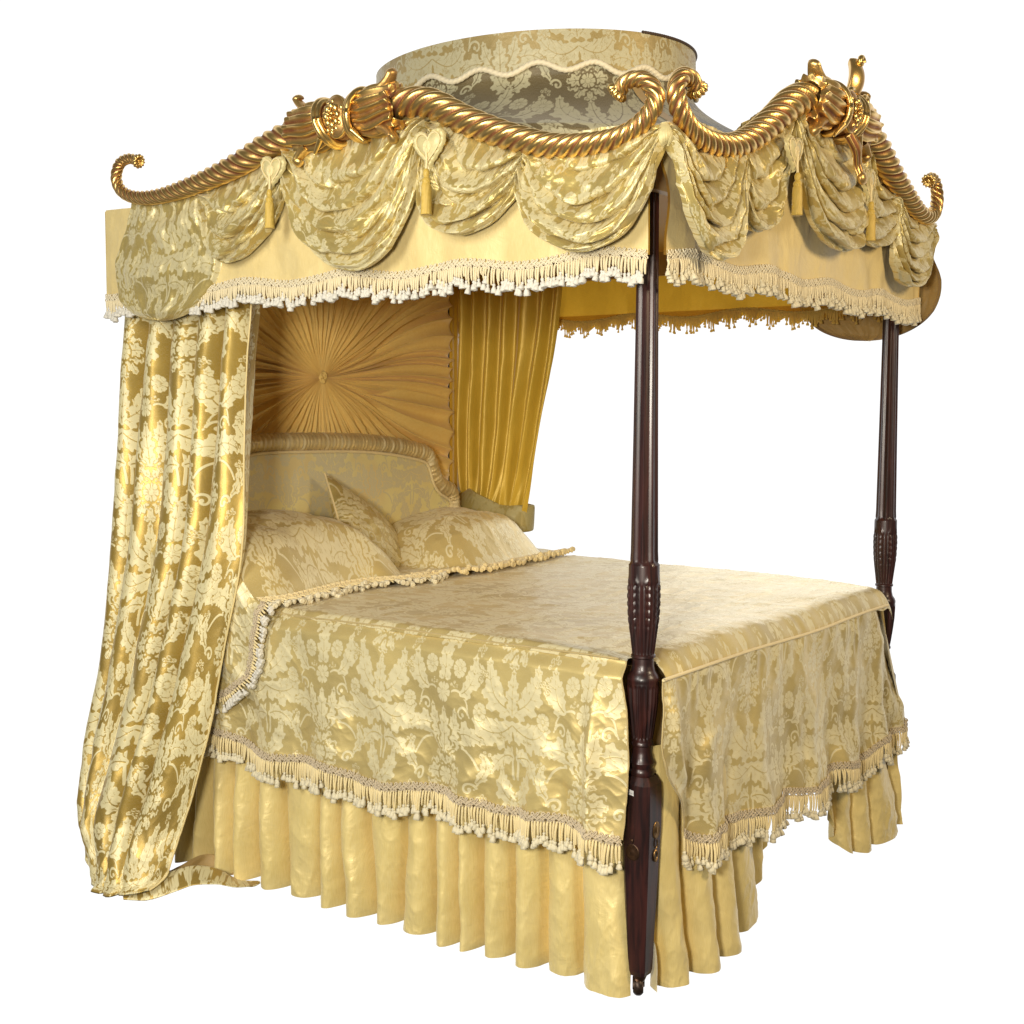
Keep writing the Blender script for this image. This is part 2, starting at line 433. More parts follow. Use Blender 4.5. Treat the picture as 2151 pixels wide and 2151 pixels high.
def yarn(name, c, sheen=.3, rough=.6, trans=0):
    m, nt, b = new_mat(name)
    tc = nt.nodes.new('ShaderNodeTexCoord').outputs['Object']
    rid = attr(nt, 'at').outputs['Fac']
    n = noise(nt, tc, 420, 2., .6)
    n2 = noise(nt, tc, 30, 2., .6)
    col = mix(nt, mathn(nt, 'MULTIPLY', n2, .5), c, tuple(x*.72 for x in c))
    nt.links.new(col, b.inputs['Base Color']); b.inputs['Roughness'].default_value = rough
    b.inputs['Sheen Weight'].default_value = sheen
    nt.links.new(bump(nt, n, .5, .0015), b.inputs['Normal'])
    if trans:
        tr = nt.nodes.new('ShaderNodeBsdfTranslucent'); nt.links.new(col, tr.inputs[0]); mx = nt.nodes.new('ShaderNodeMixShader')
        mx.inputs[0].default_value = trans; nt.links.new(b.outputs[0], mx.inputs[1]); nt.links.new(tr.outputs[0], mx.inputs[2])
        nt.links.new(mx.outputs[0], [q for q in nt.nodes if q.type == 'OUTPUT_MATERIAL'][0].inputs[0])
    return m
M_Y_CREAM = yarn('fringe_cream', (.80, .68, .42)); M_Y_GOLD = yarn('fringe_gold_strand', (.86, .70, .36))
M_Y_BRAID = yarn('braid_taupe', (.60, .49, .32)); M_Y_BRAIDL = yarn('braid_cream', (.80, .70, .48))
M_Y_WHITE = yarn('tassel_white', (.74, .70, .60)); M_Y_IVORY = yarn('tassel_ivory', (.74, .66, .45))
M_Y_YEL = yarn('tassel_yellow', (.62, .42, .07), .2, .45); M_Y_AMB = yarn('fringe_amber', (.95, .74, .22), trans=.6)
M_PIPE = yarn('piping', (.50, .38, .16)); M_HEART = simple_mat('heart_satin', (.62, .53, .25), .1, .45, .1, 60, sheen=.2)
M_PAPER = simple_mat('paper_sticker', (.75, .74, .72), 0, .6, .03, 50)
M_INK = simple_mat('grey_ink', (.3, .3, .3), 0, .6, .03, 50)
M_BLACK = simple_mat('black_clip', (.01, .01, .01), 0, .4, .1, 50)
M_DARKBR = simple_mat('dark_brown_braid', (.06, .035, .02), 0, .7, .4, 300)

# ------------------------------------------------------------------ things
def thing(name, label, cat, loc=(0, 0, 0), group=None):
    o = bpy.data.objects.new(name, None); o.location = loc; COL.objects.link(o)
    o['label'] = label; o['category'] = cat
    if group: o['group'] = group
    o.empty_display_size = .1
    return o
def tag(o, label, cat, group=None):
    o['label'] = label; o['category'] = cat
    if group: o['group'] = group
    return o

# ------------------------------------------------------------------ fringe
def tassel_template():
    prof = np.array([(0, .0), (.0035, -.001), (.0048, -.004), (.0042, -.007), (.0030, -.0085), (.0062, -.012), (.0082, -.018), (.0090, -.0245), (.0070, -.0255), (0, -.0235)])
    k = 10; th = np.arange(k)*2*pi/k
    fl = 1+.10*np.cos(5*th)[None, :]*(np.arange(len(prof)) > 4)[:, None]
    R = prof[:, :1]*fl
    V = np.stack([R*np.cos(th), R*np.sin(th), prof[:, 1:]+0*R], -1).reshape(-1, 3)
    return V, gridF(len(prof), k, False, True)[:, ::-1]
TT = tassel_template()
def resample(p, step, *others):
    L = np.r_[0, np.cumsum(np.linalg.norm(np.diff(p, axis=0), axis=1))]
    n = max(4, int(L[-1]/step)); s = (np.arange(n)+.5)*L[-1]/n
    f = lambda q: np.stack([np.interp(s, L, q[:, j]) for j in range(q.shape[1])], 1)
    return s, f(p), [f(o) for o in others]
def unit(v): return v/(np.linalg.norm(v, axis=-1, keepdims=True)+1e-12)
def fringe(parent, pts, nrm, down=(0, 0, -1), strand=.05, braid_w=.026, ms=None, mt=None, mb=None, seed=1, tass=True, pitch=.0084, amp=.017, tsc=1.0, lay=None, wild=.05):
    ms = ms or M_Y_CREAM; mt = mt or M_Y_WHITE; mb = mb or M_Y_BRAIDL
    rs = RS(seed)
    p = np.asarray(pts, float); nrm = np.zeros_like(p)+np.asarray(nrm, float); down = np.zeros_like(p)+np.asarray(down, float)
    # braid
    s, c, (n, d) = resample(p, .0016, nrm, down); n = unit(n); d = unit(d)
    t = unit(np.gradient(c, axis=0))
    acc = Acc(); lp = .030
    ph = 2*pi*s/lp
    for q, (oo, a1, r) in enumerate(((0, .95, .0021), (.5, .95, .0021), (.25, .7, .0016))):
        w = ph+oo*2*pi
        lat = (np.sin(w)*.5*a1)*braid_w+(0.0 if q < 2 else .0)
        al = .0075*np.sin(2*w)
        lift = .0042+.0020*np.cos(w*2+q)
        path = c+d*(lat[:, None]+braid_w*.5)+t*al[:, None]+n*lift[:, None]
        tube(acc, path, r, 5, cap=True, up=n[0])
    for e in (.38, .60):
        path = c+d*(braid_w*e)+n*(.0034+.0006*np.sin(ph*3+e*5))[:, None]
        tube(acc, path, .0017, 5, up=n[0])
    B = np.stack([c+d*braid_w*.30+n*.001, c+d*braid_w*.72+n*.0015], 1)
    acc.add(B.reshape(-1, 3), gridF(len(c), 2))
    acc.build('braid_trim', mb, parent)
    # strands
    s, c, (n, d) = resample(p, pitch, nrm, down); n = unit(n); d = unit(d); t = unit(np.gradient(c, axis=0))
    N = len(s); per = .088
    tri = np.abs(((s/per) % 1)*2-1)
    Ls = strand*(1+.08*rs.randn(N))+amp*(1-tri*2)*.5+.004*rs.randn(N)
    Ls = np.clip(Ls, .012, None)
    acc = Acc(); accT = Acc()
    k = 6; K = 6; th = np.arange(k)*2*pi/k
    jit = rs.randn(N, 3)*wild
    if lay is None: lay = 0.
    base = c+d*(braid_w*.85)+n*.002
    dirs = unit(d+t*jit[:, :1]+n*(np.abs(jit[:, 1:2])*.8+.03))
    u = np.linspace(0, 1, K)
    off = rs.rand(N)*.004
    P = base[:, None]+dirs[:, None]*(Ls[:, None]*u)[..., None]+n[:, None]*(off[:, None]*np.sin(pi*u))[..., None]
    rr = (.0031+.0008*rs.rand(N))[:, None]*np.array([.8, 1.1, 1.0, .95, .9, .6])
    X = t; Y = unit(np.cross(dirs, t))
    V = P[:, :, None]+rr[:, :, None, None]*(np.cos(th)[None, None, :, None]*X[:, None, None]+np.sin(th)[None, None, :, None]*Y[:, None, None])
    Q = gridF(K, k, False, True)
    Qa = (Q[None]+(np.arange(N)*K*k)[:, None, None]).reshape(-1, 4)
    acc.add(V.reshape(-1, 3), Qa)
    # a second thin layer of loops between strands, tying neighbouring strands
    acc.build('fringe_strands', ms, parent)['kind'] = 'stuff'
    if tass:
        idx = np.arange(N)[::1] if pitch > .008 else np.arange(0, N, 2)
        idx = idx[rs.rand(len(idx)) < .86]
        Vt, Qt = TT
        e = P[idx, -1]; zx = X[idx]; zy = Y[idx]; zd = unit(dirs[idx]+rs.randn(len(idx), 3)*.12)
        zx = unit(zx-zd*(zx*zd).sum(1, keepdims=True)); zy = np.cross(zd, zx)
        sc = (tsc*(.85+.3*rs.rand(len(idx))))[:, None, None]
        V = e[:, None]-zd[:, None]*(-.0)+sc*(Vt[None, :, :1]*zx[:, None]+Vt[None, :, 1:2]*zy[:, None]-Vt[None, :, 2:]*zd[:, None])
        Qa = (Qt[None]+(np.arange(len(idx))*len(Vt))[:, None, None]).reshape(-1, 4)
        accT.add(V.reshape(-1, 3), Qa)
        accT.build('fringe_tassels', mt, parent)['kind'] = 'stuff'

def cord(acc, path, r, twist=.012, k=8, up=None):
    """twisted cord"""
    p = np.asarray(path, float)
    L = np.linalg.norm(np.diff(p, axis=0), axis=1).sum()
    tube(acc, p, r, k, prof=lambda th, t: 1+.22*np.abs(np.sin(th+pi*t*L/twist))-.1, up=up)

# ------------------------------------------------------------------ faces of the bed
W, LB = 1.75, 2.04
def FL(s, d, z): return np.stack(np.broadcast_arrays(-np.asarray(d, float), s, z), -1)        # left side (camera left), s = y
def FF(s, d, z): return np.stack(np.broadcast_arrays(s, -np.asarray(d, float), z), -1)        # foot, s = x
def FR(s, d, z): return np.stack(np.broadcast_arrays(W+np.asarray(d, float), s, z), -1)       # far side
NL, NF, NR = np.array([-1., 0, 0]), np.array([0, -1., 0]), np.array([1., 0, 0])

bed = thing('four_poster_bed', 'tall mahogany four poster bed with gilded rope cornice and domed damask canopy', 'bed')

# ------------------------------------------------------------------ posts
def post(cx, cy, name='bed_post', detail=True):
    a = Acc()
    def flutes(th, z):
        g = 0
        up = sstep(1.168, 1.178, z)*(1-sstep(2.19, 2.2, z))
        g = g-.0052*up*np.abs(np.cos(4*th))**1.5*1.0+.002*up
        cup = sstep(.925, .935, z)*(1-sstep(1.112, 1.125, z))
        g = g+cup*(-.0022*np.abs(np.cos(12*th))+.0016*np.sin(th*24)*0)
        leaf = cup*.0018*(np.cos(8*th) > .3)*(np.sin(z*2*pi/.022) > -.6)*sstep(.98, 1.02, z)
        tips = sstep(1.112, 1.118, z)*(1-sstep(1.118, 1.118+.03, z+.026*np.abs(np.sin(4*th))))*.0028
        bul = sstep(.70, .71, z)*(1-sstep(.842, .852, z))
        g = g-bul*.0046*np.abs(np.cos(10*th))**1.3
        return g+leaf+tips
    zz = [(0.0, .6), (.031, .6), (.033, .61), (.033, .618), (.029, .625), (.031, .632), (.034, .640), (.030, .650), (.026, .668), (.0255, .684),
          (.0295, .687), (.0295, .693), (.027, .697), (.031, .72), (.0365, .76), (.0410, .80), (.0425, .835), (.0425, .848), (.0415, .856),
          (.0425, .859), (.0425, .866), (.0395, .874), (.032, .885), (.0285, .90), (.028, .918), (.0325, .921), (.0325, .927), (.0295, .930),
          (.033, .96), (.038, 1.0), (.0415, 1.045), (.0425, 1.075), (.0425, 1.10), (.041, 1.118), (.0405, 1.165), (.0355, 1.172), (.034, 1.2), (.0305, 1.5), (.0275, 1.8), (.025, 2.2), (0, 2.2)]
    zz = np.array(zz); zf = []
    for i in range(len(zz)-1):
        n = max(1, int((zz[i+1][1]-zz[i][1])/(.004 if zz[i][1] < 1.2 else .02)))
        for j in range(n): zf.append(zz[i]+(zz[i+1]-zz[i])*j/n)
    zf.append(zz[-1])
    lathe(a, zf, 96, (cx, cy), flutes)
    # bead rings on the shaft
    # tapered leg, square with chamfered corners
    rows = [(.062, .0), (.062, .0), (.105, .002)]
    rings = []
    for z, h in ((.062, .024), (.075, .0275), (.20, .032), (.40, .040), (.47, .0435), (.56, .0435), (.585, .0425), (.606, .032)):
        c = h*.30
        ring = [(h, -h+c), (h, h-c), (h-c, h), (-h+c, h), (-h, h-c), (-h, -h+c), (-h+c, -h), (h-c, -h)]
        rings.append([(cx+x, cy+y, z) for x, y in ring])
    for i in range(len(rings)-1):
        V = np.array([rings[i], rings[i+1]]); 
        for j in range(8):
            j2 = (j+1) % 8
            a.add([V[0][j], V[0][j2], V[1][j2], V[1][j]], [(0, 1, 2, 3)])
    a.add(rings[0], [(3, 2, 1, 0), (0, 7, 4, 3), (7, 6, 5, 4)])
    o = a.build(name, M_WOOD, bed)
    # sharp leg edges
    me = o.data; me.set_sharp_from_angle(angle=radians(32)) if hasattr(me, 'set_sharp_from_angle') else None
    # caster
    c = Acc(); lathe(c, [(0.001, .07), (.0215, .07), (.0205, .060), (.015, .046), (.012, .040), (.001, .038)], 20, (cx, cy)); 
    box(c, (cx-.017, cy-.006, .02), (cx-.013, cy+.012, .056)); box(c, (cx+.013, cy-.006, .02), (cx+.017, cy+.012, .056))
    c.build('caster_bracket', M_BRASSD, o)
    w = Acc(); th = np.linspace(-.014, .014, 7)
    path = np.stack([cx+.5*th, cy+.004-.86*th, .0265+0*th], 1)
    tube(w, path, np.array([.018, .0235, .0258, .0262, .0258, .0235, .018]), 28)
    w.build('caster_wheel', M_IRON, o)
    return o
posts = [post(0, 0), post(W, 0), post(W-.01, LB+.02), post(.13, LB+.045)]
# brass fittings and sticker on the near post
def disc(acc, c, n, up, rx, ry, k=32, prof=((0, .004), (.3, .004), (.45, .0022), (.62, .0036), (.8, .002), (.92, .003), (1, 0.))):
    c = np.array(c, float); n = np.array(n, float); up = np.array(up, float); sd = np.cross(up, n)
    V = []
    for r, h in prof:
        for j in range(k):
            th = 2*pi*j/k; V.append(c+sd*rx*r*cos(th)+up*ry*r*sin(th)+n*h)
    acc.add(V, gridF(len(prof), k, False, True))
a = Acc(); disc(a, (-.0402, .002, .405), (-1, 0, 0), (0, 0, 1), .021, .023); blob(a, (-.043, .002, .436), (.003, .004, .006)); a.build('brass_bolt_cover', M_BRASSD, posts[0])
a = Acc(); disc(a, (.004, -.0425, .462), (0, -1, 0), (0, 0, 1), .017, .024); a.build('brass_bolt_cover', M_BRASS, posts[0])
a = Acc(); disc(a, (.006, -.0410, .392), (0, -1, 0), (0, 0, 1), .010, .018, prof=((.62, .0005), (.66, .003), (.9, .003), (1, 0)))
tube(a, [(.006, -.0425, .412), (.0062, -.046, .422), (.006, -.045, .436)], .0022, 6); a.build('brass_keyhole_plate', M_BRASS, posts[0])
a = Acc(); disc(a, (.006, -.0408, .392), (0, -1, 0), (0, 0, 1), .0062, .0115, prof=((0, .0012), (1, .001))); a.build('bolt_hole', M_BLACK, posts[0])
a = Acc(); V = np.array([(-.0441, .0225, .562), (-.0441, -.0015, .557), (-.0441, -.0015, .571), (-.0441, .0225, .576)]); 
V2 = V-np.array([.0006, 0, 0]); a.add(np.r_[V, V2], [(4, 5, 6, 7), (0, 3, 2, 1), (0, 1, 5, 4), (1, 2, 6, 5), (2, 3, 7, 6), (3, 0, 4, 7)])
stk = a.build('price_sticker', M_PAPER, posts[0], smooth=False)
a = Acc(); rs = RS(3)
for k in range(11):
    y = .0195-.0017*k; z0 = .5645-.0002*k*1.0-(.0225-y)*.2+.0035
    box(a, (-.0450, y-.0012*rs.uniform(.4, 1), z0-.0005), (-.04475, y, z0+.0028*rs.uniform(.5, 1)))
a.build('sticker_marks', M_INK, stk, smooth=False)
# rails
a = Acc(); box(a, (.02, -.022, .385), (W-.02, .018, .50)); a.build('foot_rail', M_WOOD, bed, smooth=False)
a = Acc(); box(a, (-.002, .02, .425), (.030, LB-.02, .52)); a.build('side_rail', M_WOOD, bed, smooth=False)
a = Acc(); box(a, (W-.022, .02, .385), (W+.018, LB-.02, .50)); a.build('side_rail', M_WOOD, bed, smooth=False)

# ------------------------------------------------------------------ mattress block under the covers
mt = thing('mattress', 'thick mattress hidden under the gold damask bedspread', 'mattress', (.87, 1.0, .5))
a = Acc(); box(a, (-.84, -1.0, -.05), (.80, .92, .385)); box(a, (-.74, -.88, -.10), (.74, .9, -.05)); o = a.build('mattress_body', M_BROWN, mt, smooth=False)

# ------------------------------------------------------------------ back panel with sunburst
HY = 2.025
a = Acc(); box(a, (.19, HY+.03, .45), (W-.09, HY+.05, 2.22)); a.build('head_board_backing', M_BROWN, bed, smooth=False)
x0, x1, z0, z1 = .07, 1.665, 1.0, 2.23
CX, CZ = .85, 1.695
nt_, nr_ = 1400, 90
th = np.linspace(0, 2*pi, nt_, endpoint=False)[:, None]; r = np.linspace(0.006, 1, nr_)[None, :]**1.15
bend = .30*np.sin(th+.35)*0+.34*np.exp(-((np.abs((th+.10+pi) % (2*pi)-pi)/.95)**2))*np.sin(pi*np.clip(r, 0, 1))*np.sign(np.sin(th+.12)+.0001)*np.abs(np.sin(th+.12))**.5
tt = th+bend*.42
cx_, sz_ = np.cos(tt), np.sin(tt)
Rm = np.minimum(np.where(np.cos(th) > 0, (x1-CX), (CX-x0))/np.maximum(np.abs(np.cos(th)), 1e-4), np.where(np.sin(th) > 0, (z1-CZ), (CZ-z0))/np.maximum(np.abs(np.sin(th)), 1e-4))
X = np.clip(CX+Rm*r*cx_, x0, x1); Z = np.clip(CZ+Rm*r*sz_, z0, z1)
rho = Rm*r
NP = 96
ph = th*NP/(2*pi)
wob = .9*vnoise(th*9/pi*2, rho*1.6, 21)*np.minimum(1, 8*np.minimum(th, 2*pi-th))
f1 = 1-np.abs(np.sin(pi*(ph+wob)))**.8
f2 = np.abs(np.sin(pi*(ph*.5+wob*1.3+.3)))**.9
f3 = np.abs(np.sin(pi*(ph*2+wob)))
am = .036*sstep(0, .30, rho)+.004
D = (f1*.55+f2*.55)*am*(1+.35*sstep(.35, .8, rho))+f3*.004*sstep(0, .05, rho)*(1-sstep(.3, .6, rho))+.010*np.exp(-(rho/.10)**2)
D = D*(1-.7*sstep(.97, 1., r*np.ones_like(th)))
P = np.stack([X, HY-.004-D, Z], -1)
uvs = np.stack([rho*0+th*.25, rho], -1)
cloth('sunburst_panel', P, M_SUN, bed, uvs, wn=True, flip=False)
a = Acc()
for k in range(9):
    an = k*2.4; rr_ = .006+.0016*k
    pts = [(CX+rr_*cos(an+q*.5)*1.0, HY-.012-.010+.003*cos(q*1.7+k), CZ+rr_*sin(an+q*.5)*1.2) for q in range(7)]
    tube(a, curve(pts, 16), .0042, 6)
a.build('sunburst_knot', M_SUN, bed)
# flat strips beside it
for xs, xe, mm in ((1.668, 1.735, M_AMBER), (.02, .068, M_AMBER)):
    s_, z_ = np.meshgrid(np.linspace(xs, xe, 24), np.linspace(.9, 2.23, 60), indexing='ij')
    cloth('side_strip', np.stack([s_, HY-.012-.004*np.sin((s_-xs)/(xe-xs)*pi*2)**2+.0*z_, z_], -1), mm, bed)

# ------------------------------------------------------------------ headboard
RP = [(.875, 1.437), (1.0, 1.432), (1.1, 1.425), (1.2, 1.415), (1.3, 1.400), (1.37, 1.388), (1.415, 1.375), (1.44, 1.350), (1.455, 1.315), (1.475, 1.275), (1.51, 1.240), (1.555, 1.218), (1.585, 1.203), (1.60, 1.175), (1.605, 1.13), (1.607, 1.04), (1.608, .95)]
full = [(.142, .95), (.143, 1.04), (.145, 1.13), (.15, 1.175), (.165, 1.203), (.195, 1.222), (.24, 1.255), (.275, 1.30), (.29, 1.345), (.305, 1.385), (.335, 1.418), (.38, 1.434), (.45, 1.440), (.55, 1.441), (.65, 1.440), (.76, 1.439)]+RP
path = curve([(x, 1.945, z) for x, z in full], 900)
hb = Acc()
tube(hb, path, .036, 28, prof=lambda th, t: 1+.035*np.sin(t*640*1.0+1.2*np.sin(t*91)+.5*np.sin(th*2+t*60))*1.0+.045*vnoise(t*420, np.cos(th)*1.6, 5), up=(0, -1, 0))
o = hb.build('headboard_padded_border', damask_mat('damask_border', (.62, .47, .20), (.70, .58, .32), crumple=.4), bed)
me = o.data
n = len(me.vertices); co = np.zeros(n*3, np.float32); me.vertices.foreach_get('co', co); co = co.reshape(-1, 3)
at = me.attributes.new('dm', 'FLOAT', 'POINT'); at.data.foreach_set('value', (.35+.3*vnoise(co[:, 0]*60, co[:, 2]*14, 8)).astype(np.float32))
at = me.attributes.new('cl', 'FLOAT_VECTOR', 'POINT'); at.data.foreach_set('vector', co.ravel())
a = Acc(); ip = curve([(.875+(x-.875)*(.965), 1.925, z-.038 if z > 1.2 else z-.03) for x, z in full], 700); cord(a, ip, .006, .011); a.build('headboard_cord', M_Y_GOLD, bed)
# headboard panel following outline
xs = np.linspace(.14, 1.60, 420); p_ = path[:, [0, 2]]
up_ = [(x, z) for x, z in full if z > 1.15]
ux = np.array([q[0] for q in full]); uz = np.array([q[1] for q in full])
zt = np.interp(xs, *zip(*sorted([(x+.0001*i, z) for i, (x, z) in enumerate(full)])))
vv = np.linspace(0, 1, 200)
Xg = xs[:, None]+0*vv; Zg = .88+(zt[:, None]-.88)*vv
P = np.stack([Xg, 1.945-.020*np.clip(np.sin(pi*np.clip((Xg-.12)/1.5, 0, 1)), 0, 1)**.3*(1-vv**10)+.0*Zg, Zg], -1)
cloth('headboard_panel', P, M_HEAD, bed, np.stack([Xg-.875+.3, Zg], -1), off=(0, .16), flip=True)
a = Acc(); box(a, (.15, 1.955, .5), (1.60, 1.985, 1.15)); a.build('headboard_core', M_BROWN, bed, smooth=False)
a = Acc(); box(a, (1.695, 2.000, 1.115), (1.712, 2.010, 1.150)); a.build('black_clip', M_BLACK, bed, smooth=False)

# ------------------------------------------------------------------ canopy: lining, valances
LTOP = [(-.10, 2.24), (.14, 2.232), (.32, 2.27), (.55, 2.36), (.74, 2.415), (.95, 2.415), (1.17, 2.39), (1.355, 2.345), (1.58, 2.28), (1.87, 2.252), (2.16, 2.255)]
FTOP = [(-.10, 2.24), (.10, 2.245), (.28, 2.29), (.44, 2.365), (.65, 2.48), (.95, 2.51), (1.18, 2.47), (1.38, 2.365), (1.6, 2.28), (1.74, 2.25), (1.86, 2.24)]
a = Acc(); a.add([(-.04, -.04, 2.215), (W+.04, -.04, 2.215), (W+.04, LB+.06, 2.215), (-.04, LB+.06, 2.215)], [(0, 3, 2, 1)])
a.add([(-.04, -.04, 2.235), (W+.04, -.04, 2.235), (W+.04, LB+.06, 2.235), (-.04, LB+.06, 2.235)], [(0, 1, 2, 3)]); 
a.build('canopy_ceiling', M_AMBER, bed, smooth=False)
a = Acc()
for lo, hi in (((-.05, -.05, 2.12), (W+.05, -.02, 2.215)), ((-.05, -.02, 2.12), (-.02, LB+.08, 2.215)), ((W+.02, -.02, 2.12), (W+.05, LB+.08, 2.215)), ((-.02, LB+.05, 2.12), (W+.02, LB+.08, 2.215))):
    box(a, lo, hi)
a.build('canopy_frame', M_BROWN, bed, smooth=False)
ZB = 1.962
def gw(s, L=.44, a=.010, p=0.): return a*np.sin(2*pi*s/L+p)
def valance(face, nrm, s0, s1, top, seed, zb=lambda s: ZB+gw(s), d0=.078, lin=True, fr=True, mat=M_SILK, ms=None, mt=None, mb=None, name='valance', waves=.005, slit=.0):
    ns = int((s1-s0)/.006); nz = 80
    v = np.linspace(0, 1, nz)[None, :]; q_ = np.linspace(0, 1, ns)[:, None]
    s = s0+(s1-s0)*q_; s = s+slit*(1-sstep(.5, 1., v))*(1-q_)**6
    zt = top(s) if callable(top) else spl(s, top)
    z = zb(s)+(zt-zb(s))*v
    d = d0+waves*np.sin(2*pi*(s/.23)+2*vnoise(s*4, v*2, seed))*(1-v)**1.0+.006*fbm(s*5, z*3, seed+5)*(1-v*.5)+.0025*ridged(s*14, z*7, seed+9)
    P = face(s+0*v, d, z)
    o = cloth(name, P, mat, bed, np.stack([s+0*v, z], -1))
    if lin:
        P2 = face(s+0*v, d-.007, z+0*v); cloth('valance_lining', P2, M_AMBER, o, np.stack([s+0*v, z], -1), flip=True)
    if fr:
        s = s[:, :1]; zz = zb(s[:, 0])+.012; dd = d[:, 1]+.001
        fringe(o, face(s[:, 0], dd, zz), nrm, (0, 0, -1), .036, .026, ms=ms, mt=mt, mb=mb, seed=seed)
    return o
valance(FL, NL, -.078, 2.13, LTOP, 11, slit=.032)
valance(FF, NF, -.078, W+.085, FTOP, 31, slit=.048, mt=M_Y_IVORY)  # ivory tassels: warm light on the foot side put into their colour
# far side valance: seen from inside
o = valance(FR, NR, -.075, 2.10, lambda s: 2.24+0*s, 51, zb=lambda s: 1.955+gw(s, .5, .012), fr=False, lin=False, mat=M_AMBER)
s_ = np.linspace(-.07, 2.09, 500)
fringe(o, FR(s_, .062+0*s_, 1.963+gw(s_, .5, .012)), (-1, 0, 0), (0, 0, -1), .038, .006, ms=M_Y_AMB, mt=M_Y_AMB, mb=M_Y_AMB, seed=5, tsc=.62, amp=.035, pitch=.0055)
s0_ = np.linspace(-.07, 2.09, 700)
zlow = 1.962+gw(s0_, .5, .012)-.034-.014*(1-2*np.abs(((s0_/.088) % 1)*2-1))
P = np.stack([FR(s0_, .070+0*s0_, zlow), FR(s0_, .070+0*s0_, 1.975+0*s0_)], 1)
cloth('fringe_backing', P, M_AMBER, o)
# head valance
s = np.linspace(-.08, W+.08, 240)[:, None]; v = np.linspace(0, 1, 30)[None, :]
cloth('valance', np.stack([s+0*v, LB+.095+.004*np.sin(s*30)+0*v, 1.93+.32*v+0*s], -1), M_SILK, bed)

# ------------------------------------------------------------------ swags
def swag(face, A, B, hem, nf=4, d0=.100, bulge=.045, amp=.038, seed=1, top_sag=0., nu=210, nv=170, off=(0, 0), hang=.05, name='swag', fy=0.):
    pts = [(A[0], A[1]-hang)]+list(hem)+[(B[0], B[1]-hang)]
    H = curve(pts, nu)
    u = np.linspace(0, 1, nu)
    Tp = np.array(A)[None]*(1-u[:, None])+np.array(B)[None]*u[:, None]
    Tp[:, 1] += .02*np.sin(pi*u)-top_sag*np.sin(pi*u)
    v = np.linspace(0, 1, nv)[None, :]; U = u[:, None]
    roll = np.clip((v-.94)/.06, 0, 1)
    vv = np.minimum(v/.94, 1.)
    ev = vv**(1.25-.70*np.sin(pi*U)**.8)
    nz = fbm(U*3.+seed, vv*3., seed, 3)
    # intermediate curves
    S = Tp[:, None, 0]*(1-ev)+H[:, None, 0]*ev
    Z = Tp[:, None, 1]*(1-ev)+H[:, None, 1]*ev
    # fold phase: crescents joining both ends, some running from one anchor only
    ph = (nf+.6)*vv**.9+.75*nz+.35*np.sin(2*pi*U*.8+seed)*vv+fy*(U-.5)*1.8
    fr = (ph % 1)
    saw = np.sin(pi*np.clip(fr, 0, 1)**1.35)**.62
    env = (.38+.62*np.sin(pi*U)**.6)*sstep(0., .14, vv)*(1-.75*sstep(.88, .98, vv))
    end = np.exp(-(U/.10)**2)+np.exp(-((1-U)/.10)**2)
    rad = np.sin(2*pi*(vv*(nf+2)+.4*nz))*end*.016*sstep(0, .1, vv)
    d = d0+bulge*np.sin(pi*U)**.55*(vv**.8)*(1-.25*vv)+amp*saw*env+rad
    wr = ridged(U*(3+6*min(1, abs(A[0]-B[0])/.5))+3*vv, vv*5-2*U, seed+3, 3); wr2 = fbm(U*12, vv*11, seed+13, 3)
    sw = min(1., abs(A[0]-B[0])/.5)
    d = d+.0085*sw*wr*(.5+.5*np.sin(pi*U))*(1-.5*roll)+.004*wr2
    d = d-.022*roll**.6*(.35+.65*np.sin(pi*U))
    Z = Z+.006*roll-.020*saw*env       # folds overhang downward
    S = S+.004*wr2
    P = face(S, d, Z)
    Lw = np.linalg.norm(np.diff(H, axis=0), axis=1).sum()
    dep = np.abs(Tp[nu//2, 1]-H[:, 1].min())*1.7
    uv = np.stack([U*Lw*1.05+0*vv, -vv*dep*1.0+0*U], -1)
    return cloth(name, P, M_SWAG, bed, uv, off=off, flip=(face is FL))
# left side, listed from the near corner to the head
def rv(A, B, hem): return B, A, hem[::-1]
SW_L = [
 ((1.60, 2.27), (1.17, 2.36), [(1.575, 2.16), (1.555, 2.075), (1.50, 2.035), (1.41, 2.04), (1.31, 2.095), (1.23, 2.19), (1.20, 2.27)], 3),
 ((.645, 2.37), (.285, 2.27), [(.672, 2.24), (.668, 2.15), (.62, 2.075), (.52, 2.045), (.43, 2.065), (.355, 2.12), (.305, 2.19)], 3),
 ((1.20, 2.37), (.645, 2.385), [(1.185, 2.23), (1.13, 2.105), (1.02, 2.005), (.87, 1.970), (.755, 2.03), (.69, 2.14), (.655, 2.26)], 4),
 ((.305, 2.25), (-.105, 2.265), [(.325, 2.17), (.315, 2.10), (.25, 2.02), (.12, 1.970), (.0, 2.00), (-.065, 2.085), (-.098, 2.17)], 4),
]
for i, (A, B, hem, nf) in enumerate(SW_L):
    swag(FL, A, B, hem, nf, d0=(.088, .088, .100, .100)[i], seed=41+i*7, off=(.11*i, .07*i+.3), bulge=(.03, .035, .05, .05)[i], fy=(.6, -.5, .5, -.4)[i])
